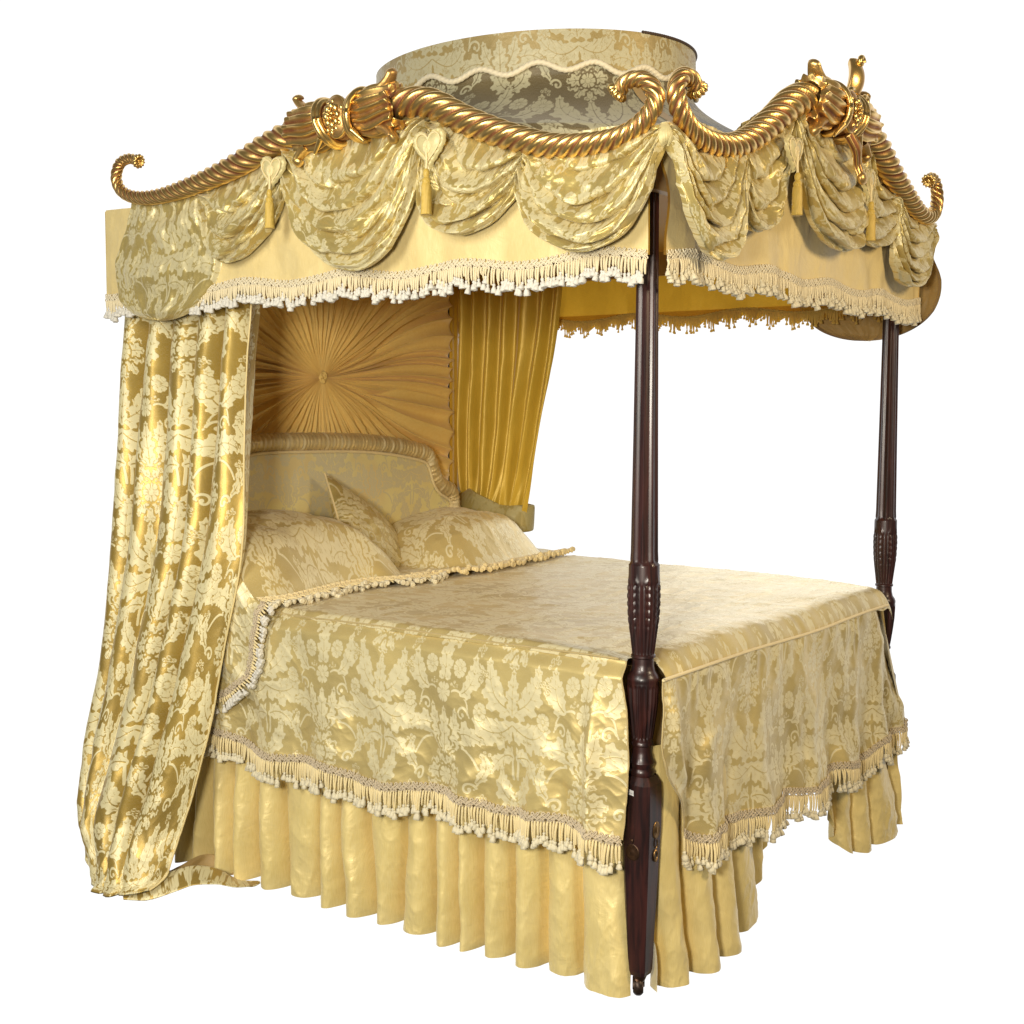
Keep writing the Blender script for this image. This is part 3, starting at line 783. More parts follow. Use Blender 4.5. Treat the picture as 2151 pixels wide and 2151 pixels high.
SW_F = [
 ((.27, 2.30), (.605, 2.44), [(.285, 2.19), (.315, 2.10), (.37, 2.060), (.45, 2.08), (.53, 2.15), (.59, 2.27)], 3),
 ((1.15, 2.46), (1.50, 2.31), [(1.145, 2.30), (1.15, 2.17), (1.21, 2.115), (1.32, 2.115), (1.43, 2.165), (1.49, 2.24)], 3),
 ((-.105, 2.27), (.285, 2.29), [(-.085, 2.18), (-.04, 2.07), (.03, 1.985), (.12, 1.955), (.21, 1.995), (.265, 2.10), (.285, 2.2)], 4),
 ((.60, 2.45), (1.17, 2.46), [(.635, 2.29), (.69, 2.17), (.79, 2.09), (.95, 2.060), (1.09, 2.10), (1.165, 2.22), (1.185, 2.34)], 4),
 ((1.44, 2.31), (1.835, 2.26), [(1.425, 2.2), (1.425, 2.10), (1.48, 2.03), (1.58, 2.0), (1.70, 2.04), (1.79, 2.12), (1.83, 2.2)], 5),
]
for i, (A, B, hem, nf) in enumerate(SW_F):
    swag(FF, A, B, hem, nf, d0=(.088, .088, .102, .100, .100)[i], seed=141+i*7, off=(.13*i, .09*i), bulge=(.03, .03, .05, .05, .03)[i], fy=(.6, -.5, .5, -.4, .3)[i])
# shield shaped tails at the head corners
def shield(face, s0, s1, sb, zt, zb, seed, flip, lin=None, d0=.095):
    u = np.linspace(-1, 1, 160)[:, None]; v = np.linspace(0, 1, 150)[None, :]
    smid = (s0+s1)/2
    wd = 1-.0*v
    w_ = np.where(v > .55, np.sqrt(np.clip(1-((v-.55)/.45)**2.2, 0, 1)), 1.)
    S = smid+(sb-smid)*v**2+(s1-s0)/2*u*w_*(.76+.26*sstep(0, .55, v))+(-.05*(1-v)*(1 if flip else 0))
    Z = zt+(zb-zt)*v+0*u
    sag = np.exp(-(u/.75)**2)
    ph = v*5.5-1.1*(1-u**2)+.5*fbm(u*2, v*2.5, seed)
    d = d0+.018*(1-u**2)+.010*np.sin(2*pi*ph*.5)*sag*(v > 0)+.006*fbm(u*5, v*6, seed+4)+.003*ridged(u*8, v*9, seed+6)
    d = d-.02*sstep(.93, 1., np.maximum(np.abs(u)*w_/np.maximum(w_, .02)*1.0, v))*1.0
    P = face(S, d, Z)
    o = cloth('shield_tail', P, M_SWAG, bed, np.stack([u*(s1-s0)/2+0*v, (Z-zt)*1.0], -1), off=(.3, .82), flip=flip)
    if lin is not None:
        cloth('shield_lining', face(S, d-.008, Z), lin, o, flip=not flip)
    return o
shield(FL, 1.555, 2.085, 1.83, 2.27, 1.862, 71, True)
shield(FR, -.15, .39, .12, 2.245, 1.83, 77, False, M_BROWN, .10)
# gathered knot at the near corner
a = Acc(); rs = RS(8)
for k in range(9):
    an = -2.36+(k-4)*.30; o_ = np.array([cos(an), sin(an), 0]); L_ = .028+.012*rs.rand()
    tube(a, curve([np.array([-.104, -.104, 2.262])+o_*.004, np.array([-.108, -.108, 2.245])+o_*.014, np.array([-.106, -.106, 2.245-L_*.6])+o_*.018, np.array([-.098, -.098, 2.245-L_])+o_*.016], 14),
         np.linspace(.006, .003, 14), 8, flat=1.3)
kn = a.build('corner_knot', M_HEART, bed)
# ------------------------------------------------------------------ hanging tassels on heart shaped rosettes
def heart(face, nrm, s, z, d, lean=0., sc=1., label=None):
    acc = Acc(); n = 72
    t = np.linspace(0, 2*pi, n, endpoint=False)
    hx = .030*np.sin(t)**3*1.0; hz = (.0250*np.cos(t)-.0105*np.cos(2*t)-.0040*np.cos(3*t)-.0010*np.cos(4*t))*1.28
    hx, hz = hx*1.15*sc, hz*.92*sc
    rings = []
    for k, (f, h) in enumerate(((0, .012), (.5, .0115), (.8, .0095), (.92, .006), (.93, .0065), (1.0, .008), (1.12, .009), (1.22, .006), (1.25, .0))):
        rings.append(face(s+(hx*cos(lean)-hz*sin(lean))*f, d+h*sc+.002*(k > 4)*np.sin(t*22), z+(hz*cos(lean)+hx*sin(lean))*f))
    acc.add(np.array(rings).reshape(-1, 3), gridF(len(rings), n, False, True) if face is FF else gridF(len(rings), n, False, True)[:, ::-1])
    h = acc.build('heart_rosette', M_HEART, bed)
    c = Acc()
    ec = [face(s+hx[i]*.93, d+.0095*sc, z+hz[i]*.93) for i in range(n)]; ec.append(ec[0])
    cord(c, np.array(ec), .0022, .006, 6)
    for r_ in (.012, .0085, .005):
        tt_ = np.linspace(0, 2*pi, 24); cord(c, np.array([face(s+r_*cos(q), d+.015, z-.004+r_*1.25*sin(q)) for q in tt_]), .0024, .005, 6)
    cord(c, np.array([face(s+.001*sin(k), d+.017, z-.006-.058*sc*k/10) for k in range(11)]), .0036, .008, 7)
    c.build('rosette_cord', M_Y_GOLD, h)
    T = Acc(); zt = z-.062*sc; cx, cy, _ = face(s, d+.018, zt)
    pr = [(0, .014), (.006, .012), (.009, .006), (.0085, .0), (.0065, -.004), (.0105, -.008), (.0125, -.012), (.0105, -.016), (.0125, -.022), (.0135, -.035), (.0145, -.075), (.0148, -.082), (.012, -.082), (0, -.080)]
    pf = []
    for i in range(len(pr)-1):
        for j in range(3): pf.append((pr[i][0]+(pr[i+1][0]-pr[i][0])*j/3, zt+(pr[i][1]+(pr[i+1][1]-pr[i][1])*j/3)*sc))
    pf.append((0, zt-.080*sc))
    lathe(T, pf, 72, (float(cx), float(cy)), lambda th, z_: np.where(z_ < zt-.022, .0013*np.sin(th*22+60*z_), .0006*np.sin(th*9+z_*700)))
    T.build('hanging_tassel', M_Y_YEL, h)
heart(FL, NL, 1.215, 2.285, .150, .12, 1.22); heart(FL, NL, .60, 2.285, .150, -.05, 1.3)
heart(FF, NF, .535, 2.295, .150, 0, 1.25); heart(FF, NF, 1.095, 2.29, .150, 0, 1.3)

# ------------------------------------------------------------------ gilded horns
def horn(face, pts, rad, seed, tw=5., d=.125, tipflare=True):
    acc = Acc(); N = 620
    P2 = curve(pts, N); u = np.linspace(0, 1, N)
    R = spl(u, rad)
    path = face(P2[:, 0], d+.0*u, P2[:, 1])
    L = np.linalg.norm(np.diff(path, axis=0), axis=1); Lc = np.r_[0, np.cumsum(L)]
    t, n, b = frames(path, (0, 0, 1)); k = 40; th = np.arange(k)*2*pi/k
    # ridge pitch shrinks with radius
    dph = 1/np.maximum(R*1.12, .018); phs = np.r_[0, np.cumsum(.5*(dph[1:]+dph[:-1])*L)]
    ph = phs[:, None]*2*pi*1.0+tw*th[None, :]
    fr_ = (ph/(2*pi)) % 1
    rd = np.where(fr_ < .74, np.sin(fr_/.74*pi)**.55, 0)
    rd2 = np.sin(pi*fr_**1.3)**.7
    prof = .77+.28*rd2
    RR = R[:, None]*prof
    V = path[:, None]+RR[..., None]*(np.cos(th)[None, :, None]*n[:, None]+np.sin(th)[None, :, None]*b[:, None])
    A = .15+.85*rd2**1.5
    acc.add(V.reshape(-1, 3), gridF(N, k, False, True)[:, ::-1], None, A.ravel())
    e = Acc()
    if tipflare:   # rosette closing the curled tip
        c = path[-1]; tv = t[-1]; kk = 48; thk = np.arange(kk)*2*pi/kk
        rg = []
        for f, h in ((0, .006), (.25, .007), (.35, .003), (.75, .006), (.85, .009), (1.25, .006), (1.32, -.004), (1.0, -.012)):
            rr = R[-1]*f*(1+(.14*np.cos(12*thk) if f > .3 else 0))
            rg.append(c+tv*h+rr[:, None]*(np.cos(thk)[:, None]*n[-1]+np.sin(thk)[:, None]*b[-1]) if np.ndim(rr) else c+tv*h+0*thk[:, None]*n[-1])
        acc.add(np.array(rg).reshape(-1, 3), gridF(len(rg), kk, False, True), None, .75)
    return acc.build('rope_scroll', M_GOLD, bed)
horn(FL, [(.83, 2.42), (.72, 2.42), (.62, 2.405), (.50, 2.345), (.36, 2.288), (.22, 2.246), (.10, 2.236), (.0, 2.245), (-.065, 2.278), (-.090, 2.325), (-.062, 2.368), (-.012, 2.375), (.020, 2.350)],
     [(0, .042), (.25, .040), (.5, .034), (.68, .028), (.85, .0235), (1, .0195)], 1)
horn(FL, [(1.06, 2.405), (1.17, 2.388), (1.28, 2.362), (1.40, 2.325), (1.578, 2.288), (1.762, 2.265), (1.894, 2.270), (1.975, 2.298), (2.005, 2.345), (1.985, 2.390), (1.935, 2.402), (1.885, 2.388)],
     [(0, .042), (.25, .038), (.5, .030), (.68, .0235), (.85, .019), (1, .0165)], 2, -5.)
horn(FF, [(.76, 2.48), (.68, 2.47), (.58, 2.44), (.46, 2.37), (.34, 2.305), (.22, 2.262), (.10, 2.250), (.0, 2.262), (-.062, 2.297), (-.085, 2.34), (-.062, 2.38), (-.012, 2.388), (.022, 2.365)],
     [(0, .049), (.25, .043), (.5, .035), (.68, .029), (.85, .024), (1, .0195)], 3, -5.)
horn(FF, [(1.02, 2.475), (1.14, 2.455), (1.26, 2.415), (1.38, 2.36), (1.50, 2.315), (1.62, 2.275), (1.72, 2.258), (1.80, 2.272), (1.838, 2.310), (1.845, 2.35), (1.82, 2.392), (1.775, 2.402), (1.75, 2.388)],
     [(0, .049), (.25, .043), (.5, .035), (.68, .028), (.85, .023), (1, .0185)], 4)
# acanthus clasps
def clasp(face, c, ang, d=.135, sc=1., finial=False, seed=0):
    """c=(s,z) centre, ang = slope of the axis in the face plane"""
    g = Acc()
    ca, sa = cos(ang), sin(ang)
    def W3(al, out, up):      # along axis, outward, perpendicular-up
        return face(c[0]+(al*ca-up*sa)*sc, d+out*sc, c[1]+(al*sa+up*ca)*sc)
    def cup(sg, length, r0, r1, a0):
        N, k = 80, 180; u = np.linspace(0, 1, N)[:, None]; th = np.linspace(0, 2*pi, k, endpoint=False)[None, :]
        lobes = 4
        le = length*(1+.10*np.abs(np.cos(lobes*th/2+.5))**.7-.05)
        al = a0+u*le
        R = r0+(r1-r0)*u**1.2
        R = R+.010*np.sin(pi*np.clip(u*1.3, 0, 1))
        fl = np.cos(15*th+1.3*np.sin(1.6*u*pi)+.3*np.sin(th*3))
        R = R*(1+.105*fl*sstep(0, .08, u)*(1-sstep(.88, .98, u)))+.003*sstep(.55, .88, u)
        R = R*(1-.34*sstep(.90, 1., u))
        al = al-.014*sstep(.9, 1., u)
        P = W3(sg*al, R*np.cos(th), R*np.sin(th))
        A = .35+.6*(fl*.5+.5)
        F = gridF(N, k, False, True)
        g.add(P.reshape(-1, 3), F, None, (A*np.ones_like(u)).ravel())
    cup(1, .140, .050, .053, .055); cup(-1, .140, .050, .053, .055)
    # neck bands
    for sg in (-1, 1):
        tt_ = np.linspace(0, 2*pi, 60)
        for (a0, r, lean) in ((.058, .062, .25), (.047, .058, .25)):
            pth = np.array([W3(sg*(a0+lean*.05*sin(q)), r*cos(q), r*sin(q)) for q in tt_]); tube(g, pth, .0085*sc, 10, a=.8)
        # ribbon end
        pth = np.array([W3(sg*(.055+.035*q), .045-.01*q, -.045-.035*q) for q in np.linspace(0, 1, 12)]); tube(g, pth, np.linspace(.009, .004, 12)*sc, 8, a=.8)
    # core
    pth = np.array([W3(a_, 0, 0) for a_ in np.linspace(-.06, .06, 12)]); tube(g, pth, .050*sc, 28, a=.3)
    # medallion
    ax = [W3(1, 0, 0)-W3(0, 0, 0), W3(0, 1, 0)-W3(0, 0, 0), W3(0, 0, 1)-W3(0, 0, 0)]
    ax = [v/np.linalg.norm(v) for v in ax]
    blob(g, W3(0, .035, 0), (.040*sc, .026*sc, .056*sc), 28, 14, .45, ax)
    tt_ = np.linspace(0, 2*pi, 50)
    tube(g, np.array([W3(.037*cos(q), .040, .052*sin(q)) for q in tt_]), .0045*sc, 8, a=.8)
    for k in range(8):
        q = 2*pi*k/8; blob(g, W3(.020*cos(q), .060, .024*sin(q)), (.0095*sc, .006*sc, .0105*sc), 8, 6, .9, ax)
    for k in range(5):
        q = 2*pi*k/5+.4; blob(g, W3(.009*cos(q), .066, .010*sin(q)), (.0055*sc, .006*sc, .006*sc), 8, 6, .9, ax)
    blob(g, W3(0, .070, 0), (.005*sc,)*3, 8, 6, .9)
    rs = RS(seed)
    for k in range(14):
        q = rs.uniform(0, 2*pi); f = rs.uniform(.7, .95)
        blob(g, W3(.034*f*cos(q), .052, .046*f*sin(q)), (.006*sc, .005*sc, .008*sc), 8, 6, .85, ax)
    # curled leaf tips
    for sg, al, th_ in ((1, .180, 1.45), (1, .185, -1.35), (-1, .180, 1.45), (-1, .185, -1.3)):
        pts = []
        R0 = .050
        for q in np.linspace(0, 1, 16):
            turn = q*4.4; rr = .017*(1-.55*q)
            a_ = al-.050+.035*min(q*2, 1)+rr*sin(turn)*.8; R_ = R0+.014+.016*min(q*2.2, 1)-rr*cos(turn)*.75
            pts.append(W3(sg*a_, R_*cos(th_), R_*sin(th_)))
        tube(g, curve(pts, 30), np.linspace(.0135, .0070, 30)*sc, 10, flat=1.9, a=.6)
    if finial:
        # upright leaf with rolled top
        N, k = 50, 24; u = np.linspace(0, 1, N)
        cen = np.array([W3(.07+.02*q, .0+.02*np.sin(q*3), .045+.115*q) for q in u])
        wd = (.010+.022*np.sin(pi*np.clip(u*.55+.22, 0, 1))**2*1.0+.004)*sc*np.where(u > .9, np.sqrt(np.clip(1-((u-.9)/.1)**2, 0, 1))+.05, 1)
        t, n, b = frames(cen, ax[1]); thk = np.arange(k)*2*pi/k
        V = cen[:, None]+wd[:, None, None]*(np.cos(thk)[None, :, None]*.42*n[:, None]*(1+.35*np.cos(2*thk)[None, :, None])+np.sin(thk)[None, :, None]*b[:, None])
        g.add(V.reshape(-1, 3), gridF(N, k, False, True)[:, ::-1], None, np.tile(.4+.5*np.abs(np.sin(thk*2)), N))
        for (al, up_, r_, s_) in ((.085, .150, .013, 1), (.118, .052, .016, 1), (.030, .054, .014, -1)):
            pts = [W3(al+s_*r_*(1-.8*q)*cos(q*9), .03, up_+r_*(1-.8*q)*sin(q*9)) for q in np.linspace(0, 1, 24)]
            tube(g, curve(pts, 50), np.linspace(.0085, .005, 50)*sc, 8, a=.8)
        # drooping leaf below
        cen = curve([W3(.02, .03, -.05), W3(.05, .04, -.085), (W3(.075, .035, -.12)), W3(.085, .045, -.155)], 30)
        t, n, b = frames(cen, ax[1]); wd = np.linspace(.022, .016, 30)*sc
        V = cen[:, None]+wd[:, None, None]*(1+.16*np.cos(thk*6))[None, :, None]*(np.cos(thk)[None, :, None]*.5*n[:, None]+np.sin(thk)[None, :, None]*b[:, None])
        g.add(V.reshape(-1, 3), gridF(30, k, False, True)[:, ::-1], None, np.tile(.5+.4*np.cos(thk*6), 30)); blob(g, cen[-1], (.022*sc, .012*sc, .018*sc), 14, 8, .5)
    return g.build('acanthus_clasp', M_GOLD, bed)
clasp(FL, (.925, 2.400), -.06, sc=1.10, seed=4)
clasp(FF, (.875, 2.462), -.04, sc=1.16, finial=True, seed=9)

# ------------------------------------------------------------------ dome crown
def ell(a_, b_, th): return .88+a_*np.cos(th), 1.0+b_*np.sin(th)
th = np.linspace(0, 2*pi, 1500, endpoint=False)[:, None]; v = np.linspace(0, 1, 170)[None, :]
zz = 2.236+(2.742-2.236)*v
fl = np.clip(1-v/.76, 0, 1)**1.6
A_ = .452+np.minimum(.85*fl, .36); B_ = .595+np.minimum(.75*fl, .36)
lobe = 1+.004*np.sin(th*7+1)*(1-v)+.003*fbm(th*3, v*3, 3)
X, Y = ell(A_*lobe, B_*lobe, th)
P = np.stack([X, Y, zz+0*th], -1)
uv = np.stack([th*.545+0*v, zz+0*th], -1)
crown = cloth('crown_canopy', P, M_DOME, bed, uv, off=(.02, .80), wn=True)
# pelmet band with wavy lower edge and cord
v = np.linspace(0, 1, 50)[None, :]
zw = 2.640+.014*np.sin(th*19+.9)+.004*np.sin(th*7)
zz = zw+(2.757-zw)*v
r_ = 1+.014+.006*(1-v)
X, Y = ell(.452*r_, .595*r_, th)
X = X+.0012*fbm(th*14, v*2, 6)*np.cos(th); Y = Y+.0012*fbm(th*14, v*2, 6)*np.sin(th)
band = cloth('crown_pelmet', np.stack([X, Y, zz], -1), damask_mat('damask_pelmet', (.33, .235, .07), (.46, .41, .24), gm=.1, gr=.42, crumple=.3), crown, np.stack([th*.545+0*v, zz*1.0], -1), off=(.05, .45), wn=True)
a = Acc(); X, Y = ell(.452*1.024, .595*1.022, th[:, 0]); pc = np.stack([X, Y, zw[:, 0]], 1); pc = np.r_[pc, pc[:1]]
cord(a, np.repeat(pc, 1, 0)[::1], .0085, .017, 10, up=(0, 0, 1)); a.build('crown_cord', M_Y_BRAIDL, crown)
a = Acc(); X, Y = ell(.452*1.016, .595*1.016, th[:, 0]); pc = np.stack([X, Y, 2.759+0*X], 1)[1030:1440]
cord(a, pc, .0045, .010, 8, up=(0, 0, 1)); a.build('crown_rim_braid', M_DARKBR, crown)
a = Acc(); X, Y = ell(.452*1.016, .595*1.016, th[::10, 0]); c0 = np.stack([X, Y, 2.757+0*X], 1); m_ = len(c0)
a.add(np.r_[c0, [[.88, 1.0, 2.765]]], None, [(i, (i+1) % m_, m_) for i in range(m_)]); a.build('crown_lid', M_BROWN, crown)
# seam tapes
for t0 in (-2.02, 1.2, 2.9):
    vq = np.linspace(0, 1, 60); zq = 2.236+(2.66-2.236)*vq; fq = np.clip(1-((zq-2.236)/.506)/.76, 0, 1)**1.6
    wq = .017
    V = []
    for tb, o_ in ((-wq, .0035), (-wq*.5, .0052), (0, .0045), (wq*.5, .0052), (wq, .0035)):
        X, Y = ell(.452+np.minimum(.85*fq, .36)+o_, .595+np.minimum(.75*fq, .36)+o_, t0+tb/.55+0*vq); V.append(np.stack([X, Y, zq], -1))
    cloth('seam_tape', np.array(V), M_BROWN, crown)

# ------------------------------------------------------------------ bedspread
spread = thing('bedspread', 'pale gold damask bedspread with scalloped tasselled drops over the mattress', 'bedspread', (.87, 1., .0))
def sp(v): return spread
def uncenter(o, loc):   # parts are modelled in world space; keep them there under the empty
    o.matrix_parent_inverse.translation = (-loc[0], -loc[1], -loc[2]); return o
from mathutils import Matrix
def fixp(root):
    inv = Matrix.Translation(root.location).inverted()
    for ch in root.children: ch.matrix_parent_inverse = inv.copy()
ys = np.linspace(-.058, 2.0, 560)[None, :]
XR = spl(ys, [(-.06, 1.685), (.0, 1.70), (.25, 1.76), (.5, 1.80), (1.0, 1.84), (1.5, 1.85), (2.0, 1.85)])
xs = -.055+(XR+.055)*np.linspace(0, 1, 520)[:, None]
def top_z(x, y):
    ef = np.clip((y+.058)/.085, 0, 1); er = np.clip((XR-x)/.07, 0, 1); el = np.clip((x+.055)/.05, 0, 1)
    z = .918+.012*sstep(0, .5, el)*sstep(0, .5, ef)
    z = z-.060*(1-np.sqrt(np.clip(1-(1-ef)**2, 0, 1)))-.05*(1-np.sqrt(np.clip(1-(1-er)**2, 0, 1)))-.010*(1-np.sqrt(np.clip(1-(1-el)**2, 0, 1)))
    z = z+.007*fbm(x*2.3, y*2.3, 201)+.0030*ridged(x*6+y*3, y*14-x*3, 205, 3)*sstep(0, .3, ef)
    z = z+.0035*np.sin(x*55+3*vnoise(x*5, y*4, 9))*(1-sstep(0, .9, ef))
    z = z-.018*np.exp(-((x)**2+(y)**2)/.01)
    return z
Z = top_z(xs, ys)
X = xs+0*ys; Y = ys+0*xs
XR0 = 1.80
# foot corners: hide the cloth where the post stands
mask = ((X)**2+(Y)**2 > .040**2) & ~((X < .030) & (Y < .030)) & ((X-W)**2+(Y)**2 > .046**2) & ~((X > W-.03) & (Y < .03))
YR = np.where(True, Y, Y)
cloth('bedspread_top', np.stack([X, Y, Z], -1), M_SPREAD, spread, np.stack([X, Y], -1), mask=mask)
# left drop
def gim_l(s): return spl(s, [(-.05, .452), (.035, .450), (.33, .468), (.71, .462), (1.15, .462), (1.62, .497), (2.1, .50)])+.012*np.sin(2*pi*(s-.06)/.47)
s = np.concatenate([np.linspace(0, 1, 620)])[:, None]; v = np.linspace(0, 1, 210)[None, :]
edge0 = .028-.018*np.sin(pi*v)*1.0-.010*v           # slit edge by the post, over height
S = edge0+(2.0-edge0)*s**1.12
zb = gim_l(S)
Zt = .914+.0*S
Z = Zt+(zb-Zt)*v
d = .046+.034*sstep(0, .10, v)+.004*v
fold = .015*np.sin(2*pi*S/.26+1.5*vnoise(S*3, v*1.2, 33))*v**.8+.022*np.exp(-((S-.17)/.03)**2)*v**.5*np.sin(pi*v*.8)+.024*np.exp(-((S-.10)/.02)**2)*sstep(.1, .5, v)
fold = fold+.010*sstep(.25, 1, v)*np.sin(2*pi*(S*7.5-v*.8)+2*fbm(S*5, v*3, 35))*np.exp(-((S-.35)/.5)**2)
fold = fold-.030*np.exp(-(S/.05)**2)*(.25+.75*v)
wr = .0065*ridged(S*7+v*3, v*4-S*4, 38, 3)*(.35+.65*sstep(.05, .5, v))+.005*fbm(S*5, v*3.5, 44, 3)+.0022*ridged(S*15, v*7+S*6, 39, 2)*v
P = FL(S, d+fold+wr, Z)
ld = cloth('bedspread_side_drop', P, M_SPREAD, spread, np.stack([S, Z], -1), off=(.12, .35), flip=True)
fringe(ld, P[:, -1]+np.array([-.001, 0, .010]), NL, (0, 0, -1), .048, .028, ms=M_Y_GOLD, mt=M_Y_IVORY, mb=M_Y_BRAID, seed=61, pitch=.0088)
a = Acc(); sq = np.linspace(.045, 1.95, 900); zq = .9155+.0015*np.sin(sq*9); cord(a, np.stack([-.050+.0*sq-.002*np.sin(sq*7), sq, zq+.002], 1), .0026, .009, 8); a.build('bedspread_piping', M_PIPE, spread)
a = Acc(); cord(a, P[0, :, :]+np.array([-.001, -.002, 0]),   .0022, .009, 8); a.build('bedspread_piping', M_PIPE, spread)
# foot drop
def gim_f(s):
    b = spl(s, [(-.05, .47), (.11, .435), (.20, .395), (.32, .405), (.5, .392), (.62, .385), (.75, .392), (.87, .372), (1.0, .375), (1.12, .392), (1.31, .368), (1.42, .372), (1.52, .405), (1.66, .39), (1.84, .415)])
    return b
s = np.linspace(0, 1, 620)[:, None]; v = np.linspace(0, 1, 240)[None, :]
e0 = .012-.034*np.exp(-((v-.4)/.25)**2)+.11*sstep(.55, 1, v)
e1 = 1.60+.20*v**1.1
S = e0+(e1-e0)*s
zb = gim_f(S)
Z = .864+(zb-.864)*v
d = .058+.012*v+.02*sstep(.7, 1., v)*np.sin(pi*s)
fold = .020*np.sin(2*pi*S/.31+2+1.6*vnoise(S*3, v*1.5, 133))*v**.9+.005*np.sin(2*pi*(S/.12+v*.6)+2*vnoise(S*5, v*3, 134))*v
fold = fold+.02*np.exp(-((S-e0-.05-.04*v)/.03)**2)*np.sin(pi*np.clip(v*1.1, 0, 1))
fold = fold-.030*sstep(.93, 1., s)*(1-v)+.02*np.exp(-((s-.965)/.02)**2)*v
wr = .0045*ridged(S*6+v*2, v*4-S*3, 138, 3)+.005*fbm(S*6, v*4, 144, 4)+.003*np.sin(S*70+4*vnoise(S*8, v, 145))*np.exp(-(v/.22)**2)
P = FF(S, d+fold+wr, Z)
fd = cloth('bedspread_foot_drop', P, M_SPREAD, spread, np.stack([S, Z], -1), off=(-.02, .52))
fringe(fd, P[:, -1]+np.array([0, -.001, .010]), NF, (0, 0, -1), .048, .028, ms=M_Y_GOLD, mt=M_Y_IVORY, mb=M_Y_BRAID, seed=62, pitch=.0088)
sq = np.linspace(.0, 1.62, 900)
a = Acc(); cord(a, np.stack([sq, -.062-.003*np.sin(sq*8), .866+.003*np.sin(sq*5)], 1), .0048, .009, 8); a.build('bedspread_piping', M_Y_GOLD, spread)
a = Acc(); cord(a, P[0]+np.array([-.002, -.001, 0]), .0024, .009, 8); a.build('bedspread_piping', M_PIPE, spread)
# far side drop
s = np.linspace(.10, 2.0, 200)[:, None]; v = np.linspace(0, 1, 60)[None, :]
P = np.stack([spl(s, [(0, 1.70), (.25, 1.76), (.5, 1.80), (1.0, 1.84), (2.0, 1.85)])-.006+.02*v+.012*np.sin(s*20)*v, s+0*v, .868+(.62-.868)*v+0*s], -1)
cloth('bedspread_side_drop', P, M_SPREAD, spread, np.stack([s+0*v, P[..., 2]], -1), off=(.3, .1))
# the drop's wing turning round the far post
s = np.linspace(0, 1, 90)[:, None]; v = np.linspace(0, 1, 240)[None, :]
X = e1-.01+(.055+.03*np.sin(pi*v)-.01*v)*s
Yw = -.058-.02*v*(1-s)+.06*s**1.3+.008*np.sin(s*7+v*3)
Zw = .864+(gim_f(e1)+.015*s-.864)*v+0*s
P = np.stack([X+0*s, Yw+0*v, Zw], -1)
o = cloth('bedspread_corner_flare', P, M_SPREAD, spread, np.stack([s*.14+1.7+0*v, Zw], -1), off=(0, .5))
fringe(o, P[:, -1]+np.array([.001, -.002, .010]), (.6, -.8, 0), (0, 0, -1), .048, .028, ms=M_Y_GOLD, mt=M_Y_IVORY, mb=M_Y_BRAID, seed=63, pitch=.0088)
fixp(spread)

# ------------------------------------------------------------------ bed skirts
def pleats(s, n, seed, z, amp):
    """rounded box pleats; s 0..1"""
    q = s*n+.42*vnoise(s*n*.7, 0*s, seed)+.16*vnoise(s*n*.9, z*3, seed+2)
    f = q % 1
    return amp*(np.sin(pi*np.clip(f/.74, 0, 1))**.6*(f < .74)-1.0*(f >= .74)*np.sin(pi*(f-.74)/.26))
def skirt(name, label, foot, ztop, n, seed, amp0=.012, amp1=.034, cnt=700, nz=150, top=None, puff=0.):
    """foot: polyline on the floor (x,y); top: polyline at ztop"""
    F = curve(foot, cnt); T = curve(top, cnt)
    s = np.linspace(0, 1, cnt)[:, None]; v = np.linspace(0, 1, nz)[None, :]
    z0 = F[:, 2:3] if F.shape[1] > 2 else .006
    Zt = ztop
    Bx = T[:, None, 0]*(1-v)+F[:, None, 0]*v; By = T[:, None, 1]*(1-v)+F[:, None, 1]*v
    tx = np.gradient(F[:, 0]); ty = np.gradient(F[:, 1]); nl = np.hypot(tx, ty); nx, ny = (ty/nl)[:, None], (-tx/nl)[:, None]
    Z = Zt+(z0-Zt)*v+0*s
    dd = pleats(s+0*v, n, seed, Z, 1.)*(amp0+(amp1-amp0)*v**.8)*(.85+.45*vnoise(s*n*.6, 0*v, seed+31))+.010*fbm(s*n*1.2, v*3, seed+4, 3)*v+.004*ridged(s*n*2.2+v*3, v*6-s*n, seed+8, 3)*(.3+v)
    if puff: dd = dd+puff*np.sin(pi*v)**1.5
    Z = Z+.008*fbm(s*n*.9, 0*v, seed+20)*v-.010*np.cos(2*pi*s*n)*v*0
    return np.stack([Bx+nx*dd, By+ny*dd, Z], -1), s, v
# left skirt; outward is -x -> walk from head to foot
P, s, v = skirt('', '', [(-.004, 1.98), (-.004, 1.0), (-.000, .012)], .60, 17, 301, top=[(-.020, 1.98), (-.022, 1.0), (-.024, .03)], amp0=.018, amp1=.076, cnt=1100)
P[..., 0] = np.where(True, P[..., 0], P[..., 0])
flipx = P[..., 0].mean() > -.01
o = cloth('bed_skirt', P, M_SKIRT, None, np.stack([s*2.6+0*v, -v*.6+0*s], -1))
tag(o, 'long pleated gold silk bed skirt hanging below the side drop of the bedspread', 'bed skirt', 'pleated silk skirts round the bed')
P, s, v = skirt('', '', [(.034, -.020, .004), (.20, -.050, .002), (.33, -.055, .004), (.47, -.04, .010), (.58, -.01, .02), (.66, .02, .075), (.72, .04, .12), (.775, .045, .20)], .68, 5.4, 341,
                top=[(.020, -.025), (.20, -.03), (.4, -.03), (.56, -.025), (.66, -.02), (.76, -.01)], amp0=.008, amp1=.055, cnt=520)
o = cloth('bed_skirt', P, M_SKIRT, None, np.stack([s*1.3+0*v, -v*.6+0*s], -1)); tag(o, 'gold silk skirt panel beside the near front leg, hem lifting towards its open end', 'bed skirt', 'pleated silk skirts round the bed')
